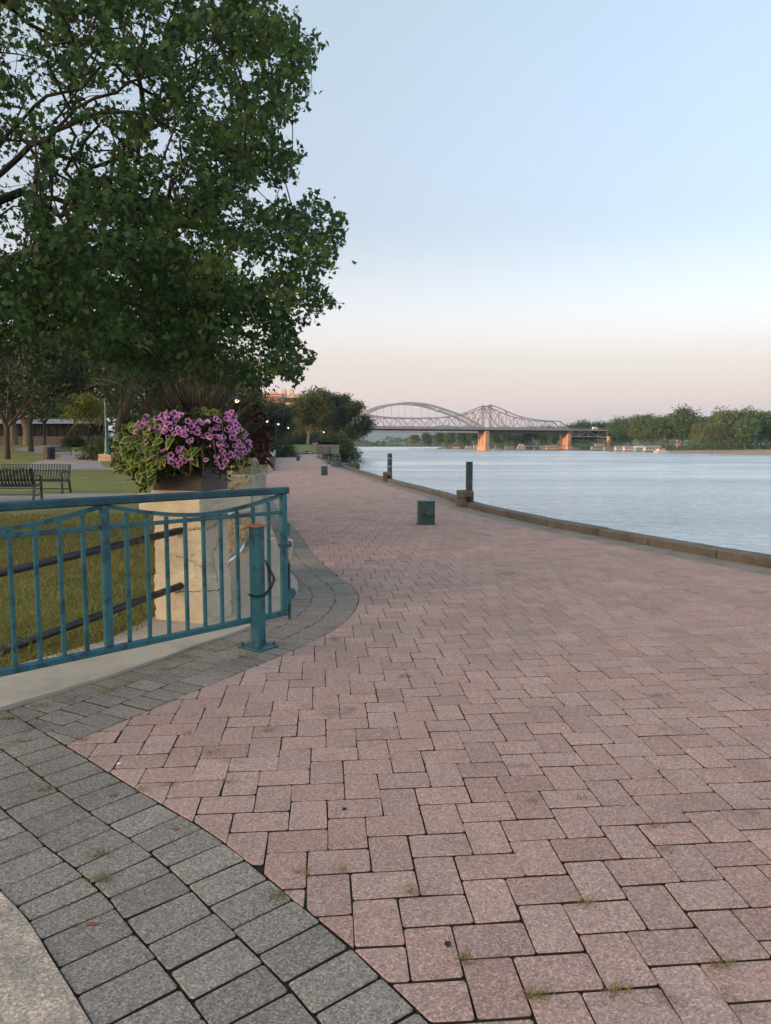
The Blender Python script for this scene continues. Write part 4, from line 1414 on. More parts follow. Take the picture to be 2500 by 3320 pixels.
# mooring piles with their concrete collars on the kerb
def pile(px, py, hgt, rad, label, rings=False):
    c = G(px, py); 
    c.x += .055
    o = empty('mooring_pile', c, label, 'mooring pile', 'green steel mooring piles along the quay')
    ht = hgt
    b = MB(); b.lathe([(rad, -3.4), (rad, ht - .03), (rad * .93, ht), (0.0, ht + .004)], 20, (c.x + .09, c.y + .12, 0)); b.build('tube', MATS['teal_worn'], o, smooth=False)
    hx = .19
    oc = [(c.x - hx * .78, c.y - .10), (c.x + hx * .78, c.y - .10), (c.x + hx, c.y + .0), (c.x + hx, c.y + .40), (c.x - hx, c.y + .40), (c.x - hx, c.y + .0)]
    b = MB(); b.prism(oc, 0, .21); b.build('collar_base', MATS['kerb_concrete'], o)
    cen = Vector((c.x, c.y + .15))
    oi = [tuple(cen + (Vector(p) - cen) * .96) for p in oc]
    b = MB(); b.prism(oi, .21, .23); b.build('collar_joint', MATS['joint_sand'], o)
    b = MB(); b.prism(oc, .23, .36); b.prism(oc, .36, .385, poly2=[tuple(cen + (Vector(p) - cen) * .9) for p in oc]); b.build('collar_top', MATS['kerb_concrete'], o)
    b = MB(); b.box((c.x + .05, c.y - .115, .20), (.12, .05, .12), bev=.01); b.tube([(c.x + .05, c.y - .13, .16), (c.x + .07, c.y - .15, .08), (c.x + .055, c.y - .13, .02)], .018, 6); b.build('ring_bolt', MATS['dark_iron'], o)
    if rings:
        for z in (.62, .93):
            b = MB(); b.lathe([(rad + .006, z - .012), (rad + .010, z), (rad + .006, z + .012)], 20, (c.x + .09, c.y + .12, 0)); b.build('band', MATS['steel'], o)
    return o
pile(1503, 1643, 1.08, .083, 'nearer green mooring pile rising from a concrete block on the kerb')
pile(1252, 1562, 1.13, .097, 'farther green mooring pile with two pale bands above the kerb', True)

# ================================================================== TREES
MAPLE = np.array([(0, 0), (.10, .10), (.42, .02), (.34, .22), (.55, .48), (.26, .50), (.20, .64), (0, 1.0), (-.20, .64), (-.26, .50), (-.55, .48), (-.34, .22), (-.42, .02), (-.10, .10)])
DIAM = np.array([(0, 0), (.30, .40), (.16, .8), (0, 1.0), (-.30, .55), (-.18, .15)])

def limbs(mb, nodes, parent, radius, sides=6):
    """skin chains of a branch skeleton; nodes (n,3), parent index, radius per node"""
    kids = {}
    for i, p in enumerate(parent):
        if p >= 0: kids.setdefault(p, []).append(i)
    done = set()
    stack = [0]
    while stack:
        i = stack.pop()
        ch = sorted(kids.get(i, []), key=lambda c: -radius[c])
        for k, c in enumerate(ch):
            chain = [i, c]
            while kids.get(chain[-1]):
                nx = max(kids[chain[-1]], key=lambda q: radius[q])
                for o_ in kids[chain[-1]]:
                    if o_ != nx: stack.append((chain[-1], o_)) if False else None
                chain.append(nx)
            # side branches of this chain are handled when their own start is reached
            rr = [radius[c_] for c_ in chain]
            rr[0] = min(radius[chain[0]], radius[chain[1]] * 1.15)
            if radius[c] > 0.004:
                mb.tube([nodes[c_] for c_ in chain], rr, max(4, min(10, int(4 + radius[c] * 50))), cap=False)
            for q in chain[1:]:
                sub = [s for s in kids.get(q, []) if s not in chain]
                for s in sub:
                    # start side chain
                    ch2 = [q, s]
                    pend = [ch2]
                    while pend:
                        cc = pend.pop()
                        while kids.get(cc[-1]):
                            nx = max(kids[cc[-1]], key=lambda z: radius[z])
                            for o_ in kids[cc[-1]]:
                                if o_ != nx: pend.append([cc[-1], o_])
                            cc.append(nx)
                        r2 = [radius[z] for z in cc]
                        r2[0] = r2[1] * 1.1
                        if r2[1] > 0.003:
                            mb.tube([nodes[z] for z in cc], r2, max(4, min(8, int(4 + r2[1] * 50))), cap=False)

def grow(seed_nodes, seed_parent, targets, base, r_tip, r_base_pow=2.3, jitter=.12, step=.55):
    """join every target to the nearest branch node already grown, nearest to the base first"""
    nodes = [np.array(n, float) for n in seed_nodes]
    par = list(seed_parent)
    T_ = np.array(targets)
    order = np.argsort(((T_ - base) ** 2).sum(1))
    arr = np.zeros((len(nodes) + len(T_) * 11, 3)); k = len(nodes)
    arr[:k] = nodes
    dist0 = np.linalg.norm(arr - base, axis=1)
    ends = []
    for ti in order:
        t = T_[ti]
        d = np.linalg.norm(arr[:k] - t, axis=1)
        pen = d + 0.55 * np.maximum(0, np.linalg.norm(arr[:k] - base, axis=1) - np.linalg.norm(t - base)) 
        j = int(pen.argmin())
        L_ = d[j]
        n = max(1, min(10, int(L_ / step)))
        p0 = arr[j].copy(); prev = j
        sag = np.array([0, 0, .10 * L_])
        for s in range(1, n + 1):
            u = s / n
            q = p0 + (t - p0) * u + sag * math.sin(math.pi * u) + (rng.normal(0, jitter, 3) * (L_ / n) if s < n else 0)
            arr[k] = q; par.append(prev); prev = k; k += 1
        ends.append(prev)
    nodes = arr[:k]
    cnt = np.zeros(k)
    for e in ends: cnt[e] += 1
    for i in range(k - 1, 0, -1):
        if par[i] >= 0: cnt[par[i]] += cnt[i]
    rad = r_tip * np.maximum(cnt, .6) ** (1 / r_base_pow)
    return nodes, par, rad, ends

# ---- the big maple leaning in from the left
mroot = (-7.0, 10.8, 0.0)
maple = empty('maple_tree', mroot, 'big dark green maple reaching over the lawn from beyond the left edge, nearest tree', 'tree')
Z7 = lambda x, y, Y: tuple(AT(x * .72, y * .72, Y))
seedn = [(-7.0, 10.8, -.1), (-7.02, 10.8, .7), (-6.95, 10.75, 1.5), (-6.9, 10.7, 2.3), (-6.8, 10.6, 3.1)]
seedp = [-1, 0, 1, 2, 3]
def add_limb(start, pts):
    """a limb through the given points, drawn as a smooth slightly crooked line; returns the node of each point"""
    P = np.array([seedn[start]] + [tuple(q) for q in pts], float)
    p = start; out = []
    for i in range(1, len(P)):
        p0, p1, p2, p3 = P[max(i - 2, 0)], P[i - 1], P[i], P[min(i + 1, len(P) - 1)]
        n = max(2, int(np.linalg.norm(p2 - p1) / .28))
        for k in range(1, n + 1):
            t = k / n
            q = 0.5 * ((2 * p1) + (-p0 + p2) * t + (2 * p0 - 5 * p1 + 4 * p2 - p3) * t * t + (-p0 + 3 * p1 - 3 * p2 + p3) * t ** 3)
            seedn.append(tuple(q + rng.normal(0, .018, 3))); seedp.append(p); p = len(seedn) - 1
        out.append(p)
    return out
a0 = add_limb(3, [Z7(-260, 1270, 10.2), Z7(0, 1170, 9.9), Z7(170, 1130, 9.7), Z7(290, 1090, 9.6), Z7(400, 990, 9.5), Z7(470, 930, 9.5), Z7(490, 800, 9.4), Z7(520, 690, 9.4), Z7(600, 560, 9.3)])
add_limb(a0[3], [Z7(420, 1090, 9.9), Z7(560, 1110, 10.1), Z7(690, 1180, 10.3), Z7(800, 1230, 10.4)])
a1 = add_limb(4, [Z7(-220, 980, 10.6), Z7(0, 790, 10.4), Z7(150, 660, 10.2), Z7(250, 590, 10.1), Z7(340, 490, 10.1), Z7(520, 400, 10.1), Z7(640, 355, 10.2), Z7(820, 300, 10.5), Z7(1050, 240, 10.8), Z7(1200, 230, 11)])
add_limb(a1[3], [Z7(350, 540, 9.8), Z7(480, 500, 9.7), Z7(640, 520, 9.7), Z7(760, 570, 9.8), Z7(900, 620, 10.1), Z7(1080, 700, 10.4)])
add_limb(a1[0], [Z7(-60, 720, 10.6), Z7(90, 540, 10.4), Z7(210, 430, 10.2), Z7(350, 395, 10.2), Z7(470, 290, 10.4), Z7(560, 180, 10.7)])
add_limb(a1[2], [Z7(230, 560, 10.5), Z7(330, 420, 10.4), Z7(420, 300, 10.5), Z7(470, 160, 10.8)])
add_limb(4, [Z7(-280, 600, 11), Z7(-200, 330, 10.8), Z7(0, 245, 10.6), Z7(150, 262, 10.5), Z7(290, 300, 10.5), Z7(420, 340, 10.6)])
add_limb(4, [(-6.9, 10.9, 4.4), (-6.7, 11.3, 6.0), (-6.3, 11.8, 7.6), (-5.8, 12.2, 9.4), (-5.4, 12.4, 11)])
add_limb(4, [Z7(-100, 1430, 11.6), Z7(250, 1390, 11.9), Z7(400, 1350, 12.0), Z7(560, 1300, 12.0), Z7(750, 1330, 12.1), Z7(950, 1340, 12.1), Z7(1150, 1340, 12.0)])
add_limb(4, [Z7(0, 900, 12.6), Z7(180, 890, 12.8), Z7(480, 960, 12.8), Z7(750, 1020, 12.7), Z7(1000, 1010, 12.4), Z7(1250, 1000, 12.2)])
add_limb(3, [(-7.4, 9.4, 3.6), (-8.2, 8.0, 5.0), (-9.0, 7.0, 6.6)])
add_limb(3, [(-8.0, 11.6, 3.8), (-9.6, 12.6, 5.6), (-10.8, 13.0, 7.6)])
OUT = [(-800, -900), (910, -900), (940, -120), (900, 0), (890, 45), (958, 29), (979, 80), (985, 130), (1022, 100), (1051, 170), (1008, 223), (994, 250), (1025, 288), (1000, 340), (950, 390), (905, 405), (915, 455), (972, 475), (958, 560), (930, 588), (830, 595), (790, 640), (880, 665), (900, 622), (930, 668), (1000, 626), (1062, 660), (1120, 705), (1102, 790), (1120, 876), (1050, 890), (1062, 925), (1133, 984), (1032, 1010), (1035, 1052), (960, 1066), (938, 1100), (1028, 1130), (1020, 1180), (940, 1225), (860, 1235), (820, 1262), (760, 1240), (700, 1260), (600, 1240), (500, 1200), (380, 1190), (250, 1130), (120, 1120), (0, 1110), (-800, 1150)]
OUT = np.array(OUT, float)
def inside(poly, x, y):
    x = np.asarray(x, float); y = np.asarray(y, float)
    r = np.zeros(x.shape, bool)
    n = len(poly)
    for i in range(n):
        x0, y0 = poly[i]; x1, y1 = poly[(i + 1) % n]
        c = ((y0 > y) != (y1 > y)) & (x < (x1 - x0) * (y - y0) / (y1 - y0 + 1e-12) + x0)
        r ^= c
    return r
def project(P):
    P = np.asarray(P, float)
    dx, dy, dz = P[:, 0], P[:, 1], P[:, 2] - CAMZ
    zc = dy * CT - dz * ST
    yc = dy * ST + dz * CT
    return W_PX / 2 + FPX * dx / zc, H_PX / 2 - FPX * yc / zc
cand = np.stack([rng.uniform(-14.5, .9, 60000), rng.uniform(7.4, 16.2, 60000), rng.uniform(2.0, 15.5, 60000)], 1)
el = ((cand - np.array([-6.2, 11.4, 7.3])) / np.array([7.2, 4.9, 7.6])) 
cand = cand[(el ** 2).sum(1) < 1]
px, py = project(cand)
cand = cand[inside(OUT, px, py) | (px < -60)]
px, py = project(cand)
# a few open places in the upper left where the sky shows through
holes = [(150, 330, 95), (420, 300, 60), (60, 180, 80), (540, 470, 70), (30, 560, 75), (330, 450, 70), (40, 760, 70), (300, 190, 50), (700, 330, 60), (560, 620, 40), (640, 160, 40), (480, 120, 40), (30, 640, 60), (760, 700, 40), (830, 880, 30), (90, 480, 60), (210, 560, 40), (800, 230, 40), (610, 760, 35), (120, 60, 60)]
dens = np.ones(len(cand))
for hx_, hy_, hr_ in holes:
    dens *= 1 - .80 * np.exp(-((px - hx_) ** 2 + (py - hy_) ** 2) / (hr_ ** 2))
dens *= np.where((py < 620) & (px < 560) & (px > -50), .85, 1.0)
dens *= np.where(px < -60, .35, 1.0) * np.where(py < -60, .4, 1.0)
cand = cand[rng.random(len(cand)) < dens]
cand = cand[:3800]
nodes, par, rad, ends = grow(seedn, seedp, cand, np.array(seedn[4]), .0036, 2.15, jitter=.16, step=.4)
rad[:5] = np.maximum(rad[:5], [.42, .34, .32, .31, .28])
mb = MB(); limbs(mb, nodes, par, rad)
_vx, _vy = project(np.array([tuple(v) for v in mb.v]))
_in = inside(OUT, _vx, _vy) | (_vx < 0) | (_vy > 1050)
mb.f = [f for f in mb.f if any(_in[i] for i in f)]
mb.build('trunk', MATS['bark'], maple, smooth=True)
def crown(name, centers, per, spread, size, m, parent, template, cl=True, keep_fn=None):
    C_ = np.asarray(centers)
    n = len(C_) * per
    idx = np.repeat(np.arange(len(C_)), per)
    cv = rng.random(len(C_))
    off = rng.normal(0, 1, (n, 3)) * spread
    off[:, 2] *= .6
    p = C_[idx] + off
    if keep_fn is not None:
        ok = keep_fn(p)
        p, idx = p[ok], idx[ok]
    return leaves(name, p, size, m, parent, template=template, cl=cv[idx] if cl else None, kind='stuff')
E_ = nodes[ends]
epx, epy = project(E_)
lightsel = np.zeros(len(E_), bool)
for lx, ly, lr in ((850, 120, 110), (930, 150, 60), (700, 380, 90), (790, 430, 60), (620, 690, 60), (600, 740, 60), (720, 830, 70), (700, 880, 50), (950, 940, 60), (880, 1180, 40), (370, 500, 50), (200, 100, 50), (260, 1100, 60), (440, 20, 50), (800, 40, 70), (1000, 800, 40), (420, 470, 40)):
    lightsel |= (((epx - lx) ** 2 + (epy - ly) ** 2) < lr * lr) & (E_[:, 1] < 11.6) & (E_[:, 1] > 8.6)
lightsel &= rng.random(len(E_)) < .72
rh = np.random.default_rng(21)
small = [(rh.uniform(0, 900), rh.uniform(0, 900), rh.uniform(14, 42)) for _ in range(40)] + [(rh.uniform(0, 480), rh.uniform(60, 760), rh.uniform(22, 60)) for _ in range(20)] + [(rh.uniform(600, 1050), rh.uniform(650, 1200), rh.uniform(10, 26)) for _ in range(18)]
def thin(p):
    x, y = project(p)
    hsh = lambda a, b: np.modf(np.abs(np.sin(np.floor(x / 38) * a + np.floor(y / 38) * b) * 4375.85))[0] * 2 - 1
    ok = inside(OUT, x + 24 * hsh(12.9, 78.2) + rng.normal(0, 6, len(x)), y + 20 * hsh(39.3, 11.1) + rng.normal(0, 6, len(x))) | (x < -60)
    q = np.ones(len(x))
    for hx_, hy_, hr_ in small + holes: q *= 1 - .80 * np.exp(-(((x - hx_) ** 2 + (y - hy_) ** 2) / hr_ ** 2) ** 2)
    return ok & (rng.random(len(x)) < q)
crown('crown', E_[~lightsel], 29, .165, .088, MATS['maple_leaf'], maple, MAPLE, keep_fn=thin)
crown('painted_light_sprays', E_[lightsel], 30, .16, .088, MATS['maple_leaf_lit'], maple, MAPLE, keep_fn=thin)  # sprays at chosen spots, their light painted by the paler leaf colour
for pts in (((760, 1070), (760, 1280), (735, 1360), (695, 1392)), ((850, 1180), (900, 1230), (960, 1290), (930, 1400)), ((820, 1150), (870, 1290), (850, 1330), (880, 1400)), ((900, 1200), (960, 1330), (990, 1380), (960, 1450)), ((440, 1005), (470, 980), (478, 945), (470, 930)), ((1150, 1290), (1170, 1330), (1120, 1390), (1090, 1330)), ((1090, 1300), (1150, 1450), (1230, 1440))):
    c = catmull([Z7(x, y, 9.6) for x, y in pts], .08)
    c += rng.normal(0, .008, c.shape)
    MB().tube([Vector(p) for p in c], list(np.linspace(.010, .004, len(c))), 5).build('bare_twig', MATS['bark_pale'], maple)

# ---- other trees: tapered trunk, forked limbs, crown of leaf clumps on uneven boughs
def tree_parts(root, h, r, cb, tr, nclump, per, lsize, m, seed, bark='bark', lean=(0, 0), squash=1.0, spread=None, template=DIAM, lobes=9, fork=None):
    global rng
    keep = rng
    rng = np.random.default_rng(seed)
    rs = random.Random(seed)
    o = wloc(root)
    cen = np.array([lean[0], lean[1], cb + (h - cb) * .52])
    rx, rz = r, (h - cb) * .5
    L_ = []
    for k in range(lobes):
        a = rs.uniform(0, 6.28); e = rs.uniform(-.9, 1.0)
        q = cen + np.array([math.cos(a) * rx * .55 * math.sqrt(1 - e * e * .6), math.sin(a) * rx * .55 * squash * math.sqrt(1 - e * e * .6), e * rz * .62])
        L_.append((q, rs.uniform(.38, .60) * min(rx, rz * 1.15)))
    pts = []
    for k in range(nclump):
        q, rr = L_[rs.randrange(lobes)]
        d = rng.normal(0, 1, 3); d /= np.linalg.norm(d)
        if d[2] < -.3 and rs.random() < .6: d[2] *= -.6
        pts.append(q + d * rr * (rs.random() ** .35) * np.array([1, squash, 1]))
    pts = np.array(pts)
    pts[:, 2] = np.maximum(pts[:, 2], cb * .82)
    fk = fork or max(cb * .75, h * .16)
    sn = [(0, 0, -.3), (lean[0] * .05, lean[1] * .05, fk * .35), (lean[0] * .15, lean[1] * .15, fk), (lean[0] * .5, lean[1] * .5, cb + (h - cb) * .3), (lean[0] * .8, lean[1] * .8, cb + (h - cb) * .6)]
    sp = [-1, 0, 1, 2, 3]
    for q, rr in L_[:6]:
        sn.append(tuple((np.array(sn[2]) + (q - np.array(sn[2])) * .5 + np.array([0, 0, -.03 * h])))); sp.append(2)
        sn.append(tuple(q)); sp.append(len(sn) - 2)
    sub = pts[rng.permutation(len(pts))[:min(len(pts), 70)]]
    nodes, par, rad, ends = grow(sn, sp, sub, np.array(sn[2]), .018 * h / 10, 2.2, jitter=.12, step=h * .09)
    rad = np.minimum(rad, tr * .75)
    rad[:3] = [tr * 1.35, tr, tr * .9]
    mb = MB(); limbs(mb, nodes + np.array(tuple(o)), par, rad)
    mb.build('trunk', MATS[bark], root, smooth=True)
    crown('crown', pts + np.array(tuple(o)), per, spread or lsize * 1.5, lsize, MATS[m] if isinstance(m, str) else m, root, template)
    rng = keep
def tree(name, x, y, h, r, cb, tr, ncl, per, ls, m, seed, label, group=None, z=None, **kw):
    o = empty(name, (x, y, float(gz(x, y)) if z is None else z), label, 'tree', group)
    tree_parts(o, h, r, cb, tr, ncl, per, ls, m, seed, **kw)
    return o
def xat(px, Y): return (px - 1250) / FPX * Y
PG = 'park trees along the promenade'
tree('park_tree', xat(392, 40), 40, 13.0, 6.0, 3.4, .36, 700, 18, .25, 'leaf_dark', 11, 'large tree with a thick mossy trunk right behind the flower planter', PG, lean=(.6, 0))
tree('park_tree', xat(26, 59), 59, 11.5, 5.5, 3.4, .24, 480, 18, .30, 'leaf_dark', 12, 'slim dark trunked tree at the left edge above the far bench', PG, lean=(.8, 0))
tree('purple_plum_tree', xat(105, 74), 74, 11.0, 5.0, 4.0, .26, 520, 18, .32, 'leaf_purple', 13, 'dark purple leaved tree on the lawn at the left', PG)
tree('park_tree', xat(50, 112), 112, 18, 8.5, 4.4, .60, 480, 18, .46, 'leaf_dark', 14, 'tall tree with a thick grey trunk before the dark shed, left of its paler neighbour', PG, bark='bark_pale')
tree('park_tree', xat(96, 100), 100, 17, 7.5, 4.2, .62, 480, 18, .46, 'leaf_dark', 15, 'tall tree with a broad pale forked trunk beside the dark shed', PG, bark='bark_pale', fork=2.4)
tree('yellow_tree', xat(290, 88), 88, 7.2, 4.0, 1.9, .13, 300, 16, .28, 'leaf_yellow', 16, 'small tree with yellowing leaves behind the trash bin', PG)
tree('park_tree', xat(748, 62), 62, 9.5, 3.2, 3.0, .16, 320, 18, .28, 'leaf_mid', 17, 'light green tree behind the first hooked street lamp', PG)
tree('park_tree', xat(690, 78), 78, 12.5, 4.5, 2.4, .25, 460, 18, .32, 'leaf_mid', 18, 'bushy green tree left of the first street lamp, above the purple grass', PG)
tree('park_tree', xat(600, 98), 98, 15, 6.0, 1.6, .3, 460, 18, .42, 'leaf_dark', 19, 'dark tree farther back behind the petunias', PG)
tree('park_tree', xat(788, 118), 118, 9.6, 3.6, 1.2, .26, 440, 18, .40, 'leaf_dark', 20, 'dark tree behind the row of hooked lamps, left of the brick building', PG)
tree('purple_plum_tree', xat(872, 168), 168, 8.6, 3.0, 1.2, .2, 300, 18, .44, 'leaf_purple', 21, 'purple leaved tree between two green ones below the brick building', PG)
tree('park_tree', xat(896, 196), 196, 11.3, 5.0, 1.0, .3, 440, 18, .55, 'leaf_mid', 22, 'rounded green tree directly under the brick building', PG)
tree('park_tree', xat(1000, 232), 232, 17.0, 6.8, 4.2, .50, 680, 18, .58, 'leaf_mid', 23, 'green tree with a pale leaning trunk above the stone walls', PG, bark='bark_pale', lean=(1.6, 0))
tree('park_tree', xat(1052, 250), 250, 19.5, 7.8, 2.6, .5, 760, 18, .60, 'leaf_dark', 24, 'tallest dark tree of the grove right of the brick building', PG)
tree('park_tree', xat(1092, 262), 262, 19.0, 6.6, 2.0, .45, 640, 18, .60, 'leaf_dark', 25, 'dense dark tree between the tallest one and the riverside tree', PG)
tree('riverside_tree', xat(1142, 250), 250, 17.5, 5.6, 1.0, .34, 640, 18, .55, 'leaf_mid', 26, 'riverside tree with pale bare limbs leaning over the water', PG, bark='bark_pale', lean=(1.2, 0), z=-.6)
for i, (px, Y, h, r, m) in enumerate(((-60, 150, 18, 8, 'leaf_dark'), (60, 165, 17, 8, 'leaf_mid'), (170, 158, 19, 8.5, 'leaf_dark'), (300, 170, 20, 9, 'leaf_dark'), (420, 150, 18, 8, 'leaf_mid'), (520, 168, 19, 8, 'leaf_dark'), (640, 150, 15, 7, 'leaf_mid'), (720, 190, 16, 7, 'leaf_dark'), (1000, 300, 15, 9, 'leaf_dark'), (905, 310, 15, 9, 'leaf_dark'))):
    tree('park_tree', xat(px, Y), Y, h, r, 1.2, .4, 380, 16, .62, m, 40 + i, fork=2.6, label=('dark park tree in the back row, ' + ['at the far left edge', 'left of the dark shed', 'behind the dark shed', 'behind the yellowing tree', 'behind the mossy trunk', 'above the petunias on the left', 'above the petunias on the right', 'left of the brick building', 'behind the leaning trunk', 'right of the purple tree'][i]), group=PG)

for i, (px, Y, h, r, m) in enumerate(((150, 122, 15, 6.5, 'leaf_dark'), (250, 112, 15, 6.5, 'leaf_dark'), (345, 106, 15, 6.5, 'leaf_dark'), (470, 84, 14, 5.5, 'leaf_mid'), (-40, 84, 14, 6, 'leaf_dark'))):
    tree('park_tree', xat(px, Y), Y, h, r, 4.4, .22, 560, 18, .34, m, 90 + i, fork=3.4, label='dark spreading park tree in the middle row, ' + ['above the trash bin', 'above the low dark shrub', 'over the teal lamp post', 'just right of the mossy trunk', 'off the left edge'][i], group=PG)
# shrubs
def bush(name, x, y, r, h, m, label, n=90, ls=.12, seed=1, z=None, sy=1.0, group=None):
    global rng
    o = empty(name, (x, y, float(gz(x, y)) if z is None else z), label, 'shrub', group)
    keep = rng; rng = np.random.default_rng(seed)
    d = rng.normal(0, 1, (n, 3)); d /= np.linalg.norm(d, axis=1)[:, None]; d[:, 2] = np.abs(d[:, 2])
    p = d * (rng.random((n, 1)) ** .4) * np.array([r, r * sy, h]) + np.array([x, y, o.location.z])
    st = MB()
    for q in p[:12]: st.tube([Vector((x, y, o.location.z - .05)), Vector((x, y, o.location.z)).lerp(Vector(q), .5) + Vector((0, 0, .05)), Vector(q)], .012, 4)
    st.build('stems', MATS['bark'], o)
    crown('foliage', p, 22, ls * 1.3, ls, MATS[m], o, DIAM)
    rng = keep
    return o
bush('shrub', xat(245, 90), 90, 1.7, 1.5, 'leaf_dark', 'low dark rounded shrub in front of the dark shed', 160, .16, 3)
bush('shrub', xat(322, 104), 104, 1.2, 1.3, 'leaf_mid', 'small shrub beside the pale lamp post on the far lawn', 90, .16, 4)
bush('shrub', xat(1098, 128), 128, 3.0, 5.2, 'leaf_mid', 'upright leafy bush growing beside the right stone wall', 190, .30, 5, z=-1.0)
bush('shrub', xat(1112, 150), 150, 4.2, 3.2, 'leaf_mid', 'bright green sprawling bush low on the river bank', 220, .30, 6, z=-2.0, sy=2.0)
bush('shrub', xat(1124, 205), 205, 4.5, 3.6, 'leaf_mid', 'green bush on the bank under the riverside tree', 220, .34, 7, z=-2.0, sy=2.4)
bush('shrub', xat(1090, 190), 190, 5.0, 5.0, 'leaf_dark', 'dark bush behind the right stone wall', 200, .36, 8, z=-1.0)

for i in range(7):  # hedge added out of sight to keep the sun streak off the promenade
    bush('shrub', -22.5 + 1.75 * i, 58.5 + 4.2 * i, 2.2, 1.9, 'leaf_dark', ['first', 'second', 'third', 'fourth', 'fifth', 'sixth', 'seventh'][i] + ' shrub of a hidden hedge added to block the low sun, counted from the near end', 170, .17, 120 + i, group='added sun-blocking hedge shrubs')
for i, (px, Y, r_, h_) in enumerate(((846, 215, 4, 3.5), (880, 250, 5, 5), (912, 280, 5, 5.5), (942, 300, 6, 6), (975, 290, 5, 5), (1010, 300, 6, 6), (1040, 290, 5, 5.5), (1070, 275, 5, 5.5), (820, 190, 4, 3.5))):
    bush('shrub', xat(px, Y), Y, r_, h_, 'leaf_dark', ['dark bush behind the left stone wall', 'dark bush under the purple leaved tree', 'dark bush below the brick building', 'dark bush left of the pale leaning trunk', 'dark bush directly behind the pale leaning trunk', 'dark bush right of the pale leaning trunk', 'dark bush behind the stone gate pier', 'dark bush behind the right stone wall, under the grove', 'dark bush behind the row of hooked lamps'][i], 240, .42, 80 + i, group='bushes under the grove')
# right bank: one tree after the other, set by the water line
FG = 'trees on the far bank'
far = {}
_sx, _sy = project(np.column_stack([RSL, np.full(len(RSL), WZ)]))
_so = np.argsort(_sx[(RSL[:, 1] > 200) & (RSL[:, 1] < 800)])
_s1, _s2 = _sx[(RSL[:, 1] > 200) & (RSL[:, 1] < 800)][_so], RSL[:, 1][(RSL[:, 1] > 200) & (RSL[:, 1] < 800)][_so]
def shore_y(px): return float(np.interp(px, _s1, _s2))
for k in range(6):
    o = empty('bank_tree', (0, 0, 0), 'x', 'tree', FG)
    tree_parts(o, 20, 7.4 + .5 * (k % 3), 1.6 - .3 * (k % 3), .42, 520, 12, 1.0,  'leaf_far' if k % 3 else 'leaf_far_pale', 60 + k, bark='bark_pale', lobes=13, fork=3.0)
    far[k] = o
fx = [(1345, 735, 13), (1385, 690, 15), (1425, 668, 17), (1462, 660, 16), (1500, 672, 18), (1536, 660, 17), (1560, 690, 18), (1605, 655, 17), (1640, 640, 18), (1672, 652, 17), (1705, 636, 18), (1740, 628, 17), (1775, 640, 19), (1806, 610, 17), (1838, 600, 18), (1868, 622, 20), (1905, 600, 21), (1940, 585, 19), (1978, 560, 20), (2012, 535, 20),
      (2040, 520, 20), (2072, 505, 21), (2106, 500, 21), (2135, 475, 19), (2160, 498, 22), (2206, 470, 26), (2248, 470, 20), (2268, 440, 15), (2300, 452, 21), (2332, 470, 25), (2362, 440, 23), (2398, 455, 24), (2430, 430, 21), (2462, 442, 22), (2496, 425, 21), (2530, 420, 20), (2315, 415, 15), (2410, 408, 17), (2575, 430, 21), (2620, 415, 20), (2670, 430, 22)]
NTH = ['first', 'second', 'third', 'fourth', 'fifth', 'sixth', 'seventh', 'eighth', 'ninth', 'tenth', 'eleventh', 'twelfth', 'thirteenth', 'fourteenth', 'fifteenth', 'sixteenth', 'seventeenth', 'eighteenth', 'nineteenth', 'twentieth']
tall_i = 25
rsf = random.Random(5)
for i, (px, Y, h) in enumerate(fx):
    k = i % 6
    src = far[k]
    if i < 6: o = src
    else: o = copy_tree(src)
    Y = max(Y, shore_y(px) + 13)
    if px < 2005:
        k_ = (px - 1250) / FPX
        s_ = (k_ * 500.0 + 14.5) / (159.5 - k_ * 73.0)
        Y = max(Y, 500 + 73 * s_ + 24)
    h *= 1.10 if 15 < i < 24 else 1.03
    o.location = (xat(px, Y), Y, -1.3)
    o.rotation_euler[2] = rsf.uniform(0, 6.28)
    s = h / 20.0
    wd_ = rsf.uniform(.85, 1.1)
    o.scale = (s * wd_, s * wd_, s)
    if i == tall_i: o['label'] = 'tallest far bank tree, with a reddish bare trunk, above the right end of the houseboats'
    elif i < tall_i - 1 and i < 20: o['label'] = NTH[i] + ' tree of the far bank wood, counted from the left behind the bridge piers'
    elif i < tall_i: o['label'] = NTH[tall_i - 1 - i] + ' far bank tree to the left of the tallest bare trunked one'
    else: o['label'] = NTH[i - tall_i - 1] + ' far bank tree to the right of the tallest bare trunked one'
ub = MB()
# undergrowth along the right bank and the distant wood (one mass)
pts = []
for p in arc_points(RSL, 1.6):
    if 280 < p[1] < 760:
        for _ in range(7): pts.append((p[0] + (rsf.uniform(66, 80) if p[1] < 400 else rsf.uniform(30, 60) if p[1] < 440 else rsf.uniform(8, 40)), p[1] + rsf.uniform(-2, 2), -1.6 + 6.0 * rsf.random() ** 1.6))
for _ in range(900):
    Y = rsf.uniform(402, 480); px = rsf.uniform(2215, 2580)
    pts.append((xat(px, Y), Y, -1.3 + 6.5 * rsf.random() ** 1.5))
crown('bank_undergrowth', np.array(pts), 9, .9, .75, MATS['leaf_far'], None, DIAM)
pts = []
for k in range(2600):
    x = rng.uniform(-320, 400); 
    y0 = 1300 + rng.uniform(0, 40) if x < 120 else 1190 + rng.uniform(0, 50)
    top = 12 + 4.5 * math.sin(x * .05) + 3 * math.sin(x * .13 + 1) + 2 * math.sin(x * .31)
    pts.append((x, y0, WZ + 1 + rng.uniform(0, 1) ** .8 * max(6, top)))
crown('distant_wood', np.array(pts), 10, 1.7, 1.9, MATS['leaf_far'], None, DIAM)

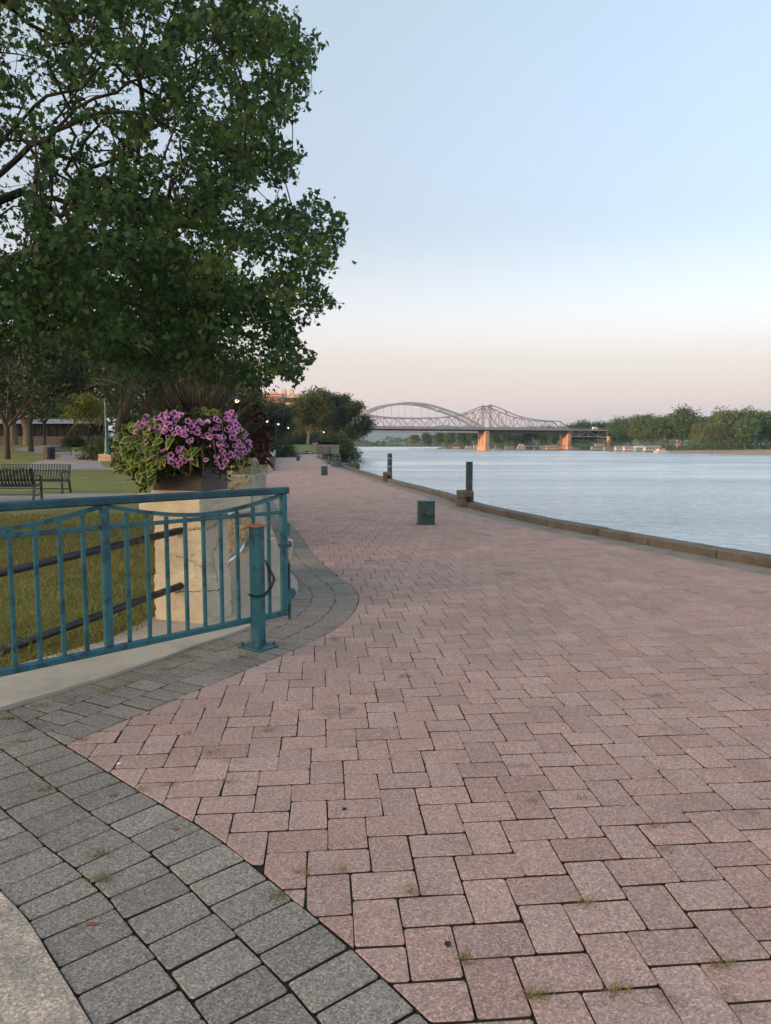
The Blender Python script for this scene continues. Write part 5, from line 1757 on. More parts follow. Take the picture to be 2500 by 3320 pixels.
# ================================================================== BRIDGES
BA, BBP = np.array([-14.5, 500.0]), np.array([145.0, 573.0])
bdir = (BBP - BA) / np.linalg.norm(BBP - BA)
bnor = np.array([-bdir[1], bdir[0]])
def bl(px, off=0.0):
    a = BA + bnor * off
    k = (px - 1250) / FPX
    s = (k * a[1] - a[0]) / (bdir[0] - k * bdir[1])
    return a + bdir * s
def bz(px, py, off=0.0):
    p = bl(px, off)
    x, y, w = ray(px, py)
    return CAMZ + w * p[1] / y
Z2 = lambda x, y: (1100 + x * .48, 1250 + y * .48)
DZ = 13.1
brd = empty('truss_bridge', (bl(1586)[0], bl(1586)[1], DZ), 'grey steel cantilever truss road bridge on orange lit concrete piers across the river', 'bridge')
BS = MATS['bridge_steel']
top = [(-40, 122), (10, 138), (60, 152), (120, 174), (180, 192), (238, 204), (298, 212), (355, 217), (418, 219), (478, 220), (538, 220), (598, 219), (655, 219), (718, 214), (780, 206), (838, 199), (897, 178), (955, 155), (1013, 131), (1070, 149), (1120, 172), (1170, 194), (1222, 211), (1273, 223), (1328, 232), (1380, 237), (1435, 240), (1485, 242)]
AX = bl(Z2(1013, 0)[0])
WID = 9.5
tops = []
for x, y in top:
    px, py = Z2(x, y)
    p = bl(px); tops.append((p[0], p[1], bz(px, py)))
for side in (0, 1):
    o = bnor * WID * side
    Tp = [Vector((p[0] + o[0], p[1] + o[1], p[2])) for p in tops]
    Bp = [Vector((p.x, p.y, DZ + .3)) for p in Tp]
    endp = bl(Z2(1543, 0)[0]); endp = Vector((endp[0] + o[0], endp[1] + o[1], DZ + .3))
    MB().sweep(Tp, .62, .66).build('top_chord', BS, brd)
    MB().bar(Bp[0], endp, .6, .9).build('bottom_chord', BS, brd)
    MB().bar(Tp[-1], endp, .6, .75).build('end_post', BS, brd)
    for i in range(len(Tp)):
        big = i in (18,)
        if big:
            dd = Vector((bdir[0], bdir[1], 0)) * .75
            for q in (-1, 1): MB().bar(Bp[i] + dd * q, Tp[i] + dd * q * .8, .5, .45).build('tower_leg', BS, brd)
            zz = MB(); n = 8
            for k in range(n):
                a = Bp[i].lerp(Tp[i], k / n); b_ = Bp[i].lerp(Tp[i], (k + 1) / n); q = 1 if k % 2 else -1
                zz.bar(a + dd * q, b_ - dd * q, .22, .22)
            zz.build('lacing', BS, brd, kind='stuff')
            MB().lathe([(.35, 0), (.3, 1.2), (.05, 1.5)], 6, (Tp[i].x, Tp[i].y, Tp[i].z)).build('finial', BS, brd)
        else:
            MB().bar(Bp[i], Tp[i], .34 if i % 2 else .46, .34).build('vertical', BS, brd)
    for i in range(len(Tp) - 1):
        if i < 9: a, b_ = (Bp[i], Tp[i + 1]) if i % 2 else (Tp[i], Bp[i + 1])
        elif i < 18: a, b_ = (Bp[i], Tp[i + 1]) if i % 2 == 1 else (Tp[i], Bp[i + 1])
        else: a, b_ = (Tp[i], Bp[i + 1]) if i % 2 == 0 else (Bp[i], Tp[i + 1])
        MB().bar(a, b_, .40, .40).build('diagonal', BS, brd)
    for i, (a, b_) in enumerate(((18, 16), (18, 20))):
        MB().bar(Tp[a], Bp[b_], .55, .55).build('diagonal', BS, brd)
# cross struts between the two trusses
for i in range(0, len(tops), 2):
    a = Vector(tops[i]); o = Vector((bnor[0], bnor[1], 0)) * WID
    MB().bar(a, a + o, .35, .35).build('cross_strut', BS, brd)
# deck
e0, e1, e2 = bl(1060), bl(Z2(1543, 0)[0]), bl(2400)
o = bnor * WID / 2
def dk(p, z): return Vector((p[0] + o[0], p[1] + o[1], z))
MB().bar(dk(e0, DZ - .55), dk(e2, DZ - .55), WID + 3.4, .9).build('deck', MATS['bridge_steel'], brd)
MB().bar(dk(e0, DZ - 1.5), dk(bl(1583), DZ - 1.5), WID - .6, .9).build('floor_beams', MATS['deck_under'], brd)
MB().bar(dk(bl(1590), DZ - 2.3), dk(bl(1838), DZ - 2.3), WID - .4, 2.6).build('girder', MATS['deck_under'], brd)
for sd in (-1, 1):
    q = bnor * (WID / 2 + 1.6) * sd
    f = lambda p, z: dk(p, z) + Vector((q[0], q[1], 0))
    MB().bar(f(e0, DZ + 1.0), f(e2, DZ + 1.0), .12, .16).build('railing', BS, brd)
    rb = MB()
    for k in range(120):
        a = e0 + (e2 - e0) * k / 119
        rb.bar(f(a, DZ - .1), f(a, DZ + .95), .12, .12)
    rb.build('railing_posts', BS, brd, kind='stuff')
# approach span: truss below the deck
for sd in (0, 1):
    q = bnor * (WID * sd)
    N_ = 16
    P_ = [bl(1842) + (bl(2300) - bl(1842)) * k / N_ + q for k in range(N_ + 1)]
    zt, zb_ = DZ - 1.0, DZ - 5.6
    MB().bar((*P_[0], zb_), (*P_[-1], zb_), .45, .5).build('lower_chord', BS, brd)
    for k in range(N_ + 1):
        MB().bar((*P_[k], zb_), (*P_[k], zt), .30, .30).build('vertical', BS, brd)
        if k < N_:
            a, b_ = (zb_, zt) if k % 2 else (zt, zb_)
            MB().bar((*P_[k], a), (*P_[k + 1], b_), .36, .36).build('diagonal', BS, brd)
# piers
PM = Matrix.Rotation(math.atan2(bdir[1], bdir[0]), 3, 'Z')
def pier(px, ztop, owner, L=10.5, T_=3.4, off=WID / 2):
    c = bl(px, 0) + bnor * off
    def bx(dx, dy, z0, z1, sx, sy, b): 
        w = PM @ Vector((dx, dy, 0))
        b.box((c[0] + w.x, c[1] + w.y, (z0 + z1) / 2), (sx, sy, z1 - z0), m=PM, bev=.15)
    b = MB()
    bx(0, 0, WZ - 2, WZ + 2.2, T_ + 1.0, L + 1.4, b)
    bx(0, 0, WZ + 2.2, WZ + 2.9, T_ + .5, L + .8, b)
    bx(0, 0, WZ + 2.9, ztop - 1.2, T_ * .62, L * .95, b)
    for q in (-.40, 0, .40): bx(0, q * L, WZ + 2.9, ztop - 1.21, T_, L * .2, b)
    bx(0, 0, ztop - 1.2, ztop, T_ + .3, L + .5, b)
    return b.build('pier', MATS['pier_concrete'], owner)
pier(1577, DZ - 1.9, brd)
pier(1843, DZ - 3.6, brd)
for px in (1968, 2190):
    b = MB(); c0 = bl(px)
    for q in (-1.0, WID + 1.0):
        w = c0 + bnor * q
        b.box((w[0], w[1], (DZ - 6.4 + WZ - 1) / 2), (2.6, 2.0, DZ - 6.4 - WZ + 1), m=PM, bev=.1)
    w = c0 + bnor * WID / 2
    b.box((w[0], w[1], DZ - 6.05), (2.8, WID + 5.2, .9), m=PM, bev=.1)
    b.build('portal_pier', MATS['pier_concrete'], brd)

AO = 52.0
arch = empty('arch_bridge', (bl(1335, AO)[0], bl(1335, AO)[1], DZ), 'pale blue grey tied arch bridge rising behind the left half of the truss bridge', 'bridge')
ap = [(20, 285), (60, 258), (110, 230), (150, 208), (200, 182), (300, 143), (400, 124), (490, 119), (600, 131), (700, 160), (770, 184), (830, 208), (900, 243), (965, 284)]
zl = DZ - 1.5
for sd in (0, 1):
    pts = []
    for x, y in ap:
        px, py = Z2(x, y)
        p = bl(px, AO); z = bz(px, py, AO)
        q = p + bnor * 13 * sd
        pts.append((q[0], q[1], z))
    c = catmull(pts, 4.0)
    MB().sweep([Vector(p) for p in c], 1.15, 1.75).build('arch_rib', MATS['arch_steel'], arch)
    for x in (110, 205, 300, 395, 490, 587, 685, 780, 870):
        px = Z2(x, 0)[0]
        p = bl(px, AO)
        j = np.argmin(((c[:, :2] - (p + bnor * 13 * sd)) ** 2).sum(1))
        MB().bar((c[j][0], c[j][1], zl), (c[j][0], c[j][1], c[j][2] - .8), .34, .34).build('hanger', MATS['arch_steel'], arch)
for k in (3, 6, 9, 12, 15, 18):
    j = int(len(c) * k / 21)
    a = Vector(c[j]); MB().bar(a, a - Vector((bnor[0], bnor[1], 0)) * 13, .9, .9).build('cross_strut', MATS['arch_steel'], arch)
p, q = bl(1040, AO) + bnor * 6.5, bl(2300, AO) + bnor * 6.5
MB().bar((p[0], p[1], zl), (q[0], q[1], zl), 13.5, 1.6).build('deck', MATS['arch_steel'], arch)
def round_pier(px, off, w, owner, ztop, name='pier'):
    c = bl(px, off)
    b = MB()
    b.box((c[0], c[1], (WZ - 2 + ztop - 2.4) / 2), (w, w * 1.4, ztop - 2.4 - WZ + 2), m=PM, bev=.4)
    b.prism([tuple(c + np.array((PM @ Vector((sx * w / 2, sy * w * .7, 0)))[:2])) for sx, sy in ((-1, -1), (1, -1), (1, 1), (-1, 1))], ztop - 2.4, ztop, poly2=[tuple(c + np.array((PM @ Vector((sx * w * .8, sy * w * .9, 0)))[:2])) for sx, sy in ((-1, -1), (1, -1), (1, 1), (-1, 1))])
    return b.build(name, MATS['pier_concrete'], owner)
round_pier(1815, AO - 20, 3.8, arch, zl - .8)

# van driving over the approach span
vp = bl(1931, 0) + bnor * 2.2
van = empty('van', (vp[0], vp[1], DZ - .1), 'small white van on the bridge above the houseboats', 'van')
def vb(name, dx, z0, z1, sx, sy, m):
    w = PM @ Vector((dx, 0, 0))
    MB().box((vp[0] + w.x, vp[1] + w.y, DZ - .1 + (z0 + z1) / 2), (sx, sy, z1 - z0), m=PM, bev=.15).build(name, m, van)
vb('body', 0, .4, 1.5, 5.2, 1.9, MATS['car_white']); vb('cabin', -.5, 1.5, 2.2, 3.6, 1.8, MATS['car_white']); vb('windscreen', 1.45, 1.5, 2.05, .3, 1.6, MATS['glass_dark'])
for dx in (-1.6, 1.6):
    for dy in (-.9, .9):
        w = PM @ Vector((dx, dy, 0))
        b = MB(); b.lathe([(.0, -.1), (.34, -.1), (.34, .1), (0, .1)], 10, (vp[0] + w.x, vp[1] + w.y, DZ + .24), m=PM @ Matrix.Rotation(R(90), 3, 'X')); b.build('wheel', MATS['tyre'], van)

# ================================================================== HOUSEBOATS
BG = 'houseboats moored along the far bank'
def houseboat(px, Y, L, h, label, wall='boat_white', roof='pale_roof', gable=True, deck2=False, rz=.15, D_=4.2, cruiser=False):
    L *= .84; h *= .88
    c = Vector((xat(px, Y), Y, WZ))
    o = empty('houseboat' if not cruiser else 'cabin_cruiser', c, label, 'boat', BG)
    Mz = Matrix.Rotation(rz, 3, 'Z')
    def put(name, dx, dy, z0, z1, sx, sy, m, par=o, bev=.04):
        w = Mz @ Vector((dx, dy, 0))
        return MB().box((c.x + w.x, c.y + w.y, c.z + (z0 + z1) / 2), (sx, sy, z1 - z0), m=Mz, bev=bev).build(name, MATS[m], par)
    b = MB(); hl = L / 2
    pl = [(-hl, -D_ / 2), (hl * .75, -D_ / 2), (hl, -D_ * (.12 if cruiser else .4)), (hl, D_ * (.12 if cruiser else .4)), (hl * .75, D_ / 2), (-hl, D_ / 2)]
    w1 = [(c.x + (Mz @ Vector((p[0] * .94, p[1] * .9, 0))).x, c.y + (Mz @ Vector((p[0] * .94, p[1] * .9, 0))).y) for p in pl]
    w2 = [(c.x + (Mz @ Vector((p[0], p[1], 0))).x, c.y + (Mz @ Vector((p[0], p[1], 0))).y) for p in pl]
    b.prism(w1, WZ - .3, WZ + .75, poly2=w2); b.build('hull', MATS['boat_white' if cruiser else 'boat_grey'], o)
    cl = L * (.5 if cruiser else .78)
    cab = put('cabin', -L * .05, 0, .75, h, cl, D_ * .8, wall)
    n = max(2, int(cl / 1.7))
    for k in range(n):
        f = put('window', -L * .05 - cl / 2 + cl * (k + .5) / n, -D_ * .4 - .02, .75 + (h - .75) * .35, .75 + (h - .75) * .8, cl / n * .55, .06, 'trim_stone', o, .01)
        put('pane', -L * .05 - cl / 2 + cl * (k + .5) / n, -D_ * .4 - .06, .75 + (h - .75) * .4, .75 + (h - .75) * .75, cl / n * .45, .04, 'glass_dark', f, 0)
    if gable:
        b = MB(); y1, y2 = -D_ * .5, D_ * .5
        vs = []
        for sx in (-1, 1):
            for (yy, zz) in ((y1, h), (0, h + .9), (y2, h), (y2, h - .12), (y1, h - .12)):
                w = Mz @ Vector((-L * .05 + sx * (cl / 2 + .3), yy, 0)); vs.append((c.x + w.x, c.y + w.y, c.z + zz))
        b.add(vs, [(0, 1, 2, 3, 4), (9, 8, 7, 6, 5)] + [(i, 5 + i, 5 + (i + 1) % 5, (i + 1) % 5) for i in range(5)])
        b.build('roof', MATS[roof], o)
    else:
        put('roof', -L * .05, 0, h + .002, h + .2, cl + .7, D_ * .95, roof)
    if deck2:
        put('upper_cabin', -L * .05, 0, h + .21, h + 1.9, cl * .6, D_ * .6, wall); put('upper_roof', -L * .05, 0, h + 1.91, h + 2.06, cl * .75, D_ * .8, roof)
        r = put('upper_rail', -L * .05, -D_ * .45, h + .85, h + .95, cl, .08, 'boat_white')
    for q in (-1, 1):
        put('deck_post', q * L * .46, -D_ * .42, .75, h * .9, .12, .12, 'boat_white')
    return o
def by(px): return shore_y(px) - 9
HB = [(1452, 8, 2.2, 'low reddish boat farthest left along the far shore', 'boat_red', 'boat_grey', False, False), (1480, 9, 2.5, 'small white boat between the reddish boat and the left pier', 'boat_white', 'boat_red', False, False),
      (1520, 9, 3.0, 'white houseboat with a flat roof left of the big left pier', 'boat_white', 'pale_roof', False, False), (1545, 8, 2.8, 'white houseboat hard by the left side of the left pier', 'boat_white', 'boat_tan', True, False),
      (1652, 11, 2.4, 'tan houseboat under a pale gable roof, second right of the left pier', 'boat_tan', 'pale_roof', True, False), (1690, 10, 3.0, 'two storey white houseboat midway between the two bridge piers', 'boat_white', 'pale_roof', False, True),
      (1717, 11, 2.7, 'grey roofed boat shed right of the two storey houseboat', 'boat_grey', 'boat_grey', True, False), (1742, 8, 2.3, 'small tan shack on floats between the grey shed and a blue boat', 'boat_tan', 'boat_grey', True, False),
      (1763, 8, 3.4, 'white and blue houseboat left of a long tan one', 'boat_blue', 'boat_white', False, False), (1790, 14, 3.0, 'long tan houseboat just left of the right hand pier', 'boat_tan', 'pale_roof', True, False),
      (1865, 9, 2.6, 'small cabin boat right beside the right hand pier', 'boat_tan', 'boat_grey', False, False), (1944, 17, 3.4, 'long reddish white houseboat with an upper deck under the approach span', 'boat_white', 'boat_red', False, True),
      (1982, 15, 2.9, 'dark roofed houseboat right of the long reddish one', 'boat_grey', 'boat_grey', False, False), (2010, 10, 3.0, 'plain white gabled houseboat right of the dark roofed one', 'boat_white', 'boat_grey', True, False),
      (2038, 10, 3.0, 'cream gabled houseboat left of the pale blue one', 'boat_white', 'pale_roof', True, False), (2077, 11, 3.0, 'pale blue floating house with a white roof', 'boat_blue', 'boat_white', True, False),
      (2114, 14, 3.2, 'white floating house with a broad pale roof at the right end of the row', 'boat_white', 'pale_roof', True, False)]
for px, L, h, lab, w, r, g_, d2 in HB:
    houseboat(px, by(px), L, h, lab, w, r, g_, d2, rz=.12)
houseboat(1612, by(1612), 10, 2.6, 'white cabin cruiser first right of the left pier', 'boat_white', 'boat_white', False, False, cruiser=True)
houseboat(2142, by(2142) - 4, 9, 2.2, 'low white open boat past the right end of the floating houses', 'boat_white', 'pale_roof', False, False, cruiser=True)

# ================================================================== BUILDINGS
def facade_windows(owner, x0, x1, y, zs, w, h, n, frame='trim_stone'):
    for z in zs:
        for k in range(n):
            xc = x0 + (x1 - x0) * (k + .5) / n
            f = MB().box((xc, y - .06, z + h / 2), (w + .24, .14, h + .24)).build('window', MATS[frame], owner)
            MB().box((xc, y - .15, z + h / 2), (w, .06, h)).build('pane', MATS['glass_dark'], f)
            MB().box((xc, y - .2, z + h / 2), (.10, .05, h)).build('mullion', MATS[frame], f)
def xa_(x): return 750 + x * .3
bk = empty('brick_building', (xat(890, 380), 380, 1), 'red brick building with stone bands and rooftop boxes above the grove', 'building')
Yb = 380
X0, X1, X2, X3 = xat(790, Yb), xat(xa_(557), Yb), xat(xa_(572), Yb), xat(995, Yb)
zf = lambda y4: CAMZ + (1440 - (1200 + y4 * .3)) / FPX * Yb
MB().prism([(X0, Yb), (X1, Yb), (X1, Yb + 30), (X0, Yb + 30)], -1, zf(292)).build('wall', MATS['brick_wall'], bk)
MB().prism([(X0 - .4, Yb - .5), (X1 + .3, Yb - .5), (X1 + .3, Yb + 30), (X0 - .4, Yb + 30)], zf(292) + .01, zf(277)).build('cornice', MATS['trim_stone'], bk)
MB().prism([(X0 - .2, Yb - .25), (X1 + .15, Yb - .25), (X1 + .15, Yb + 30), (X0 - .2, Yb + 30)], zf(276), zf(264)).build('parapet', MATS['brick_wall'], bk)
MB().prism([(X1 + .02, Yb + 1.2), (X3, Yb + 1.2), (X3, Yb + 30), (X1 + .02, Yb + 30)], -1, zf(268)).build('stone_wing', MATS['trim_stone'], bk)
MB().prism([(X1 + .4, Yb + .6), (X3, Yb + .6), (X3, Yb + 1.19), (X1 + .4, Yb + 1.19)], zf(382), zf(360)).build('stone_band', MATS['trim_stone'], bk)
MB().prism([(X2, Yb + .5), (X3, Yb + .5), (X3, Yb + 1.18), (X2, Yb + 1.18)], -1, zf(388)).build('lower_wall', MATS['brick_wall'], bk)
facade_windows(bk, X0, X1, Yb, [zf(345), zf(345) - 4.2, zf(345) - 8.4], 2.0, 1.9, 6)
facade_windows(bk, X2 + .3, X3, Yb + 1.2, [zf(353)], 1.75, 2.3, 9, 'pale_roof')
for x0, x1, y0, y1 in ((560, 606, 262, 214), (640, 686, 262, 214), (425, 510, 264, 250), (438, 452, 250, 240), (480, 505, 250, 241)):
    MB().box(((xat(xa_(x0), Yb + 6) + xat(xa_(x1), Yb + 6)) / 2, Yb + 6, (zf(y0) + zf(y1)) / 2 + .2), (xat(xa_(x1), Yb + 6) - xat(xa_(x0), Yb + 6), 4, zf(y1) - zf(y0))).build('rooftop_box', MATS['trim_stone'], bk)

sh = empty('shed', (-66, 142, 1.3), 'long black shed with a pale stone base and pale roof behind the lawn trees', 'building')
MB().prism([(-78, 140), (-57, 140), (-57, 150), (-78, 150)], 1.2, 3.0).build('stone_base', MATS['timber_grey'], sh)
MB().prism([(-78, 140.1), (-57, 140.1), (-57, 150), (-78, 150)], 3.0, 5.4).build('wall', MATS['dark_wall'], sh)
for k in range(15): MB().box((-77.3 + k * 1.4, 140.0, 4.2), (.16, .12, 2.4)).build('batten', MATS['dark_wall'], sh)
b = MB(); b.v = [(-79, 139, 5.4), (-56, 139, 5.4), (-56, 145, 6.5), (-79, 145, 6.5), (-79, 151, 5.4), (-56, 151, 5.4)]; b.f = [(0, 1, 2, 3), (3, 2, 5, 4), (0, 3, 4), (1, 5, 2)]
b.build('roof', MATS['pale_roof'], sh)

# unseen blocks added to shade the park; a gap leaves one sun streak
for i, (y0, y1, h) in enumerate(((-420, -232, 31), (-231, -125, 34), (-97, 12, 32), (13, 96, 30))):
    Xb = -300
    o = empty('shade_block', (Xb - 10, (y0 + y1) / 2, 0), ['unseen brick shade block added left of the park, farthest back', 'tallest unseen brick shade block added left of the park', 'unseen brick shade block added left of the park, past the sun gap', 'unseen brick shade block added left of the park, farthest forward'][i], 'building')
    MB().prism([(Xb - 22, y0), (Xb, y0), (Xb, y1), (Xb - 22, y1)], -1, h).build('wall', MATS['brick_wall'], o)
    MB().prism([(Xb - 22.3, y0 - .3), (Xb + .35, y0 - .3), (Xb + .35, y1 + .3), (Xb - 22.3, y1 + .3)], h + .01, h + .7).build('cornice', MATS['trim_stone'], o)
    n = int((y1 - y0) / 9)
    for k in range(n):
        for z in (2.0, 7.0, 12.0, 17.0, 22.0):
            if z + 3 > h: continue
            yc = y0 + (y1 - y0) * (k + .5) / n
            f = MB().box((Xb + .05, yc, z + 1.2), (.14, 2.4, 2.6)).build('window', MATS['trim_stone'], o)
            MB().box((Xb + .14, yc, z + 1.2), (.06, 2.1, 2.3)).build('pane', MATS['glass_dark'], f)

# ================================================================== STREET FURNITURE
def bench_at(x, y, rz, label, L=2.35, z=0.0):
    o = empty('park_bench', (0, 0, 0), label, 'bench', 'slatted dark green park benches')
    prof = [(-.275, .375), (-.285, .415), (-.262, .438), (-.15, .425), (.02, .400), (.14, .405), (.20, .445), (.245, .56), (.285, .72), (.318, .845), (.312, .872), (.290, .868)]
    n = int(L / .085)
    b = MB(); b.sweep([(0, p[0], p[1]) for p in prof], .046, .010, up=(0, .3, 1))
    s0 = b.build('slat', MATS['bench_green'], o)
    s0.location.x = -L / 2 + .06
    for k in range(1, n):
        c = s0.copy(); COL.objects.link(c); c.parent = o; c.location.x = -L / 2 + .06 + (L - .12) * k / (n - 1)
    for q in (-1, 1):
        x_ = q * (L / 2 - .01)
        for nm, P, w in (('front_leg', [(x_, -.25, .0), (x_, -.24, .43)], .05), ('rear_leg', [(x_, .30, 0), (x_, .20, .42), (x_, .33, .86)], .05), ('arm', [(x_, -.24, .43), (x_, -.25, .62), (x_, -.10, .655), (x_, .25, .64)], .045), ('seat_bracket', [(x_, -.25, .40), (x_, .20, .385)], .05), ('stretcher', [(x_, -.25, .14), (x_, .27, .13)], .04)):
            MB().sweep(P, w, w, up=(1, 0, 0)).build(nm, MATS['bench_green'], o)
    for yy, zz in ((-.15, .405), (.12, .385), (.30, .70)):
        MB().bar((-L / 2, yy + .012, zz - .02), (L / 2, yy + .012, zz - .02), .03, .03).build('rail', MATS['bench_green'], o)
    MB().bar((-L / 2, -.0, .14), (L / 2, -.0, .14), .03, .03).build('rail', MATS['bench_green'], o)
    o.location = (x, y, z); o.rotation_euler[2] = rz
    return o
bench_at(-10.95, 22.1, -.03, 'dark green slatted bench facing us across the paved strip at the left', 2.45, .01)
bench_at(-10.55, 19.3, math.pi + .06, 'dark slatted bench seen from behind at the left edge', 2.5, .01)
yb_ = 66; xb_ = xat(203, yb_)
bench_at(xb_, yb_, .35, 'small far bench beside the round trash bin', 1.6, float(gz(xb_, yb_)))

yb_ = 58; xb_ = xat(164, yb_); zb_ = float(gz(xb_, yb_))
tb = empty('trash_bin', (xb_, yb_, zb_), 'round slatted metal trash bin on the lawn beside the small far bench', 'trash bin')
b = MB(); b.lathe([(0, .06), (.34, .06), (.36, .95), (0, .95)], 20, (xb_, yb_, zb_)); b.build('liner', MATS['dark_wall'], tb)
for k in range(22):
    a = 2 * math.pi * k / 22
    b = MB(); b.bar((xb_ + .40 * math.cos(a), yb_ + .40 * math.sin(a), zb_ + .05), (xb_ + .42 * math.cos(a), yb_ + .42 * math.sin(a), zb_ + .98), .07, .02, up=(math.cos(a), math.sin(a), 0)); b.build('slat', MATS['bin_metal'], tb)
for z in (.12, .5, .94):
    b = MB(); b.lathe([(.385, z - .02), (.41, z), (.385, z + .02)], 22, (xb_, yb_, zb_)); b.build('hoop', MATS['bin_metal'], tb)
b = MB(); b.lathe([(.44, .99), (.44, 1.02), (.25, 1.06), (.14, 1.06), (0, 1.03)], 22, (xb_, yb_, zb_)); b.build('lid', MATS['bin_metal'], tb)

# lamp on a stone block
yl = 56; xl_ = xat(350, yl); zl_ = float(gz(xl_, yl))
lp = empty('lamp_post', (xl_, yl, zl_), 'tall teal lamp post standing on a square stone block on the lawn', 'lamp post')
MB().box((xl_, yl, zl_ + .14), (1.02, 1.02, .28), bev=.02).build('stone', MATS['wall_stone'], lp)
MB().box((xl_, yl, zl_ + .43), (.98, .98, .28), bev=.02).build('stone', MATS['wall_stone'], lp)
b = MB(); b.lathe([(.24, .57), (.24, .66), (.19, .72), (.15, 1.0), (.13, 1.7), (.09, 1.8), (.075, 4.6), (0, 4.6)], 14, (xl_, yl, zl_)); b.build('pole', MATS['teal_paint'], lp, smooth=False)
b = MB(); b.lathe([(.10, 4.6), (.14, 4.7), (.05, 4.8)], 12, (xl_, yl, zl_)); b.build('collar', MATS['teal_paint'], lp)

# hooked street lamps, lit
def hook_lamp(px, py, label, proto=[None]):
    Y = 2.70 * FPX / (HOR - py)
    x = xat(px, Y) - .52
    if proto[0] is None:
        o = empty('street_lamp', (0, 0, 0), label, 'street lamp', 'lit hooked street lamps along the promenade')
        b = MB(); b.lathe([(.20, 0), (.20, .18), (.13, .28), (.10, .9), (.065, 1.0), (.055, 3.6), (.075, 3.65), (.05, 3.72), (.045, 4.55), (0, 4.56)], 12); b.build('pole', MATS['teal_worn'], o)
        pts = [(0, 0, 4.5)]
        for k in range(13):
            a = math.pi - math.pi * 1.15 * k / 12
            pts.append((.27 + .27 * math.cos(a), 0, 4.72 + .30 * math.sin(a)))
        b = MB(); b.tube([Vector(p) for p in catmull(pts, .05)], .024, 7); b.build('arm', MATS['teal_worn'], o)
        pts = []
        for k in range(14):
            a = k / 13 * 1.6 * math.pi; r_ = .17 * (1 - k / 20)
            pts.append((.02 + .16 - r_ * math.cos(a) * 1.0, 0, 4.45 + r_ * math.sin(a)))
        b = MB(); b.tube([Vector(p) for p in pts], .014, 6); b.build('scroll', MATS['teal_worn'], o)
        b = MB(); b.lathe([(.03, 4.66), (.05, 4.60), (.06, 4.50), (.12, 4.40), (.20, 4.30), (.23, 4.25), (.215, 4.25), (.05, 4.42)], 16, (.52, 0, 0)); b.build('shade', MATS['teal_worn'], o)
        b = MB(); b.lathe([(.0, 4.05), (.07, 4.08), (.13, 4.16), (.15, 4.25), (.12, 4.32), (0, 4.36)], 14, (.52, 0, 0)); b.build('globe', MATS['lamp_glow'], o, smooth=True)
        b = MB(); b.lathe([(.016, 4.60), (.016, 4.85)], 6, (.52, 0, 0)); b.build('hanger', MATS['teal_worn'], o)
        proto[0] = o
    else:
        o = copy_tree(proto[0]); o['label'] = label
    o.location = (x, Y, float(gz(x, Y)))
    return o
for px, py, lab in ((773, 1301, 'nearest lit hooked street lamp, above the petunias'), (780, 1348, 'second lit hooked street lamp, low behind the petunias'), (835, 1371, 'third lit hooked street lamp, against dark trees'), (869, 1385, 'fourth lit hooked street lamp, by the purple leaved tree'),
                    (905, 1396, 'fifth lit hooked street lamp, right of the purple leaved tree'), (937, 1405, 'sixth lit hooked street lamp, just left of the pale leaning trunk'), (1051, 1409.5, 'farthest lit street lamp, deep under the dark grove')):
    hook_lamp(px, py, lab)

# guard railing along the inner side of the promenade
rl = empty('guard_railing', (-6.35, 41, 0), 'long teal guard railing receding along the left side of the promenade', 'railing')
for d0, n_ in ((np.array([-8.95, 54.0]), 15), (np.array([-5.8, 39.0]), 11)):
    d0 = d0 / np.linalg.norm(d0)
    for k in range(n_):
        p = np.array([-6.35, 41]) + d0 * (3.6 * k + (1.8 if n_ == 11 else 0))
        MB().box((p[0], p[1], .42), (.14, .14, .84), bev=.015).build('post', MATS['teal_worn'], rl)
        MB().box((p[0], p[1], .855), (.17, .17, .03), bev=.008).build('post_cap', MATS['steel'], rl)
        if k < n_ - 1:
            q = p + d0 * 3.6
            for z in (.74, .46, .18):
                MB().bar((p[0] + d0[0] * .08, p[1] + d0[1] * .08, z), (q[0] - d0[0] * .08, q[1] - d0[1] * .08, z), .05, .07).build('rail', MATS['teal_worn'], rl)
    p, q = np.array([-6.35, 40.6]), np.array([-6.35, 41]) + d0 * 3.6 * (n_ - 1)
    b = MB(); b.bar((p[0] - .12, p[1], .05 + n_ * .0005), (q[0] - .12, q[1], .05 + n_ * .0005), .36, .10); b.build('kerb_strip', MATS['concrete_old'], rl)

# ornate mooring bollards and the timber jetty
def orn(x, y, z, h, label, proto={}):
    if not proto:
        o = empty('ornate_bollard', (0, 0, 0), label, 'bollard', 'ornate blue green mooring bollards by the water')
        b = MB(); b.lathe([(.20, 0), (.20, .10), (.13, .16), (.11, .40), (.15, .45), (.15, .52), (.08, .56), (.06, .62), (.0, .62)], 14); b.build('shaft', MATS['teal_worn'], o)
        b = MB(); b.lathe([(.0, .60), (.07, .62), (.10, .69), (.07, .76), (.03, .80), (0, .84)], 12); b.build('knob', MATS['teal_worn'], o)
        proto['o'] = o
    else:
        o = copy_tree(proto['o']); o['label'] = label
    o.location = (x, y, z); s = h / .84; o.scale = (s, s, s)
for px, py, h, lab in ((1084, 1512, .80, 'left one of the three ornate bollards clustered at the quay corner'), (1092, 1513, .80, 'middle one of the three ornate bollards at the quay corner'), (1101, 1513, .84, 'right one of the three ornate bollards at the quay corner'), (1067, 1504, .62, 'single ornate bollard on the kerb left of the cluster of three'), (1046, 1487, .7, 'ornate bollard farther up the kerb toward the stone pier')):
    c = G(px, py, .1); orn(c.x, c.y, .09, h, lab)
jt = empty('jetty', (-3.6, 73, -.5), 'short weathered timber jetty on dark piles beside the quay', 'jetty')
ja, jb_ = xat(1100, 72), xat(1162, 72)
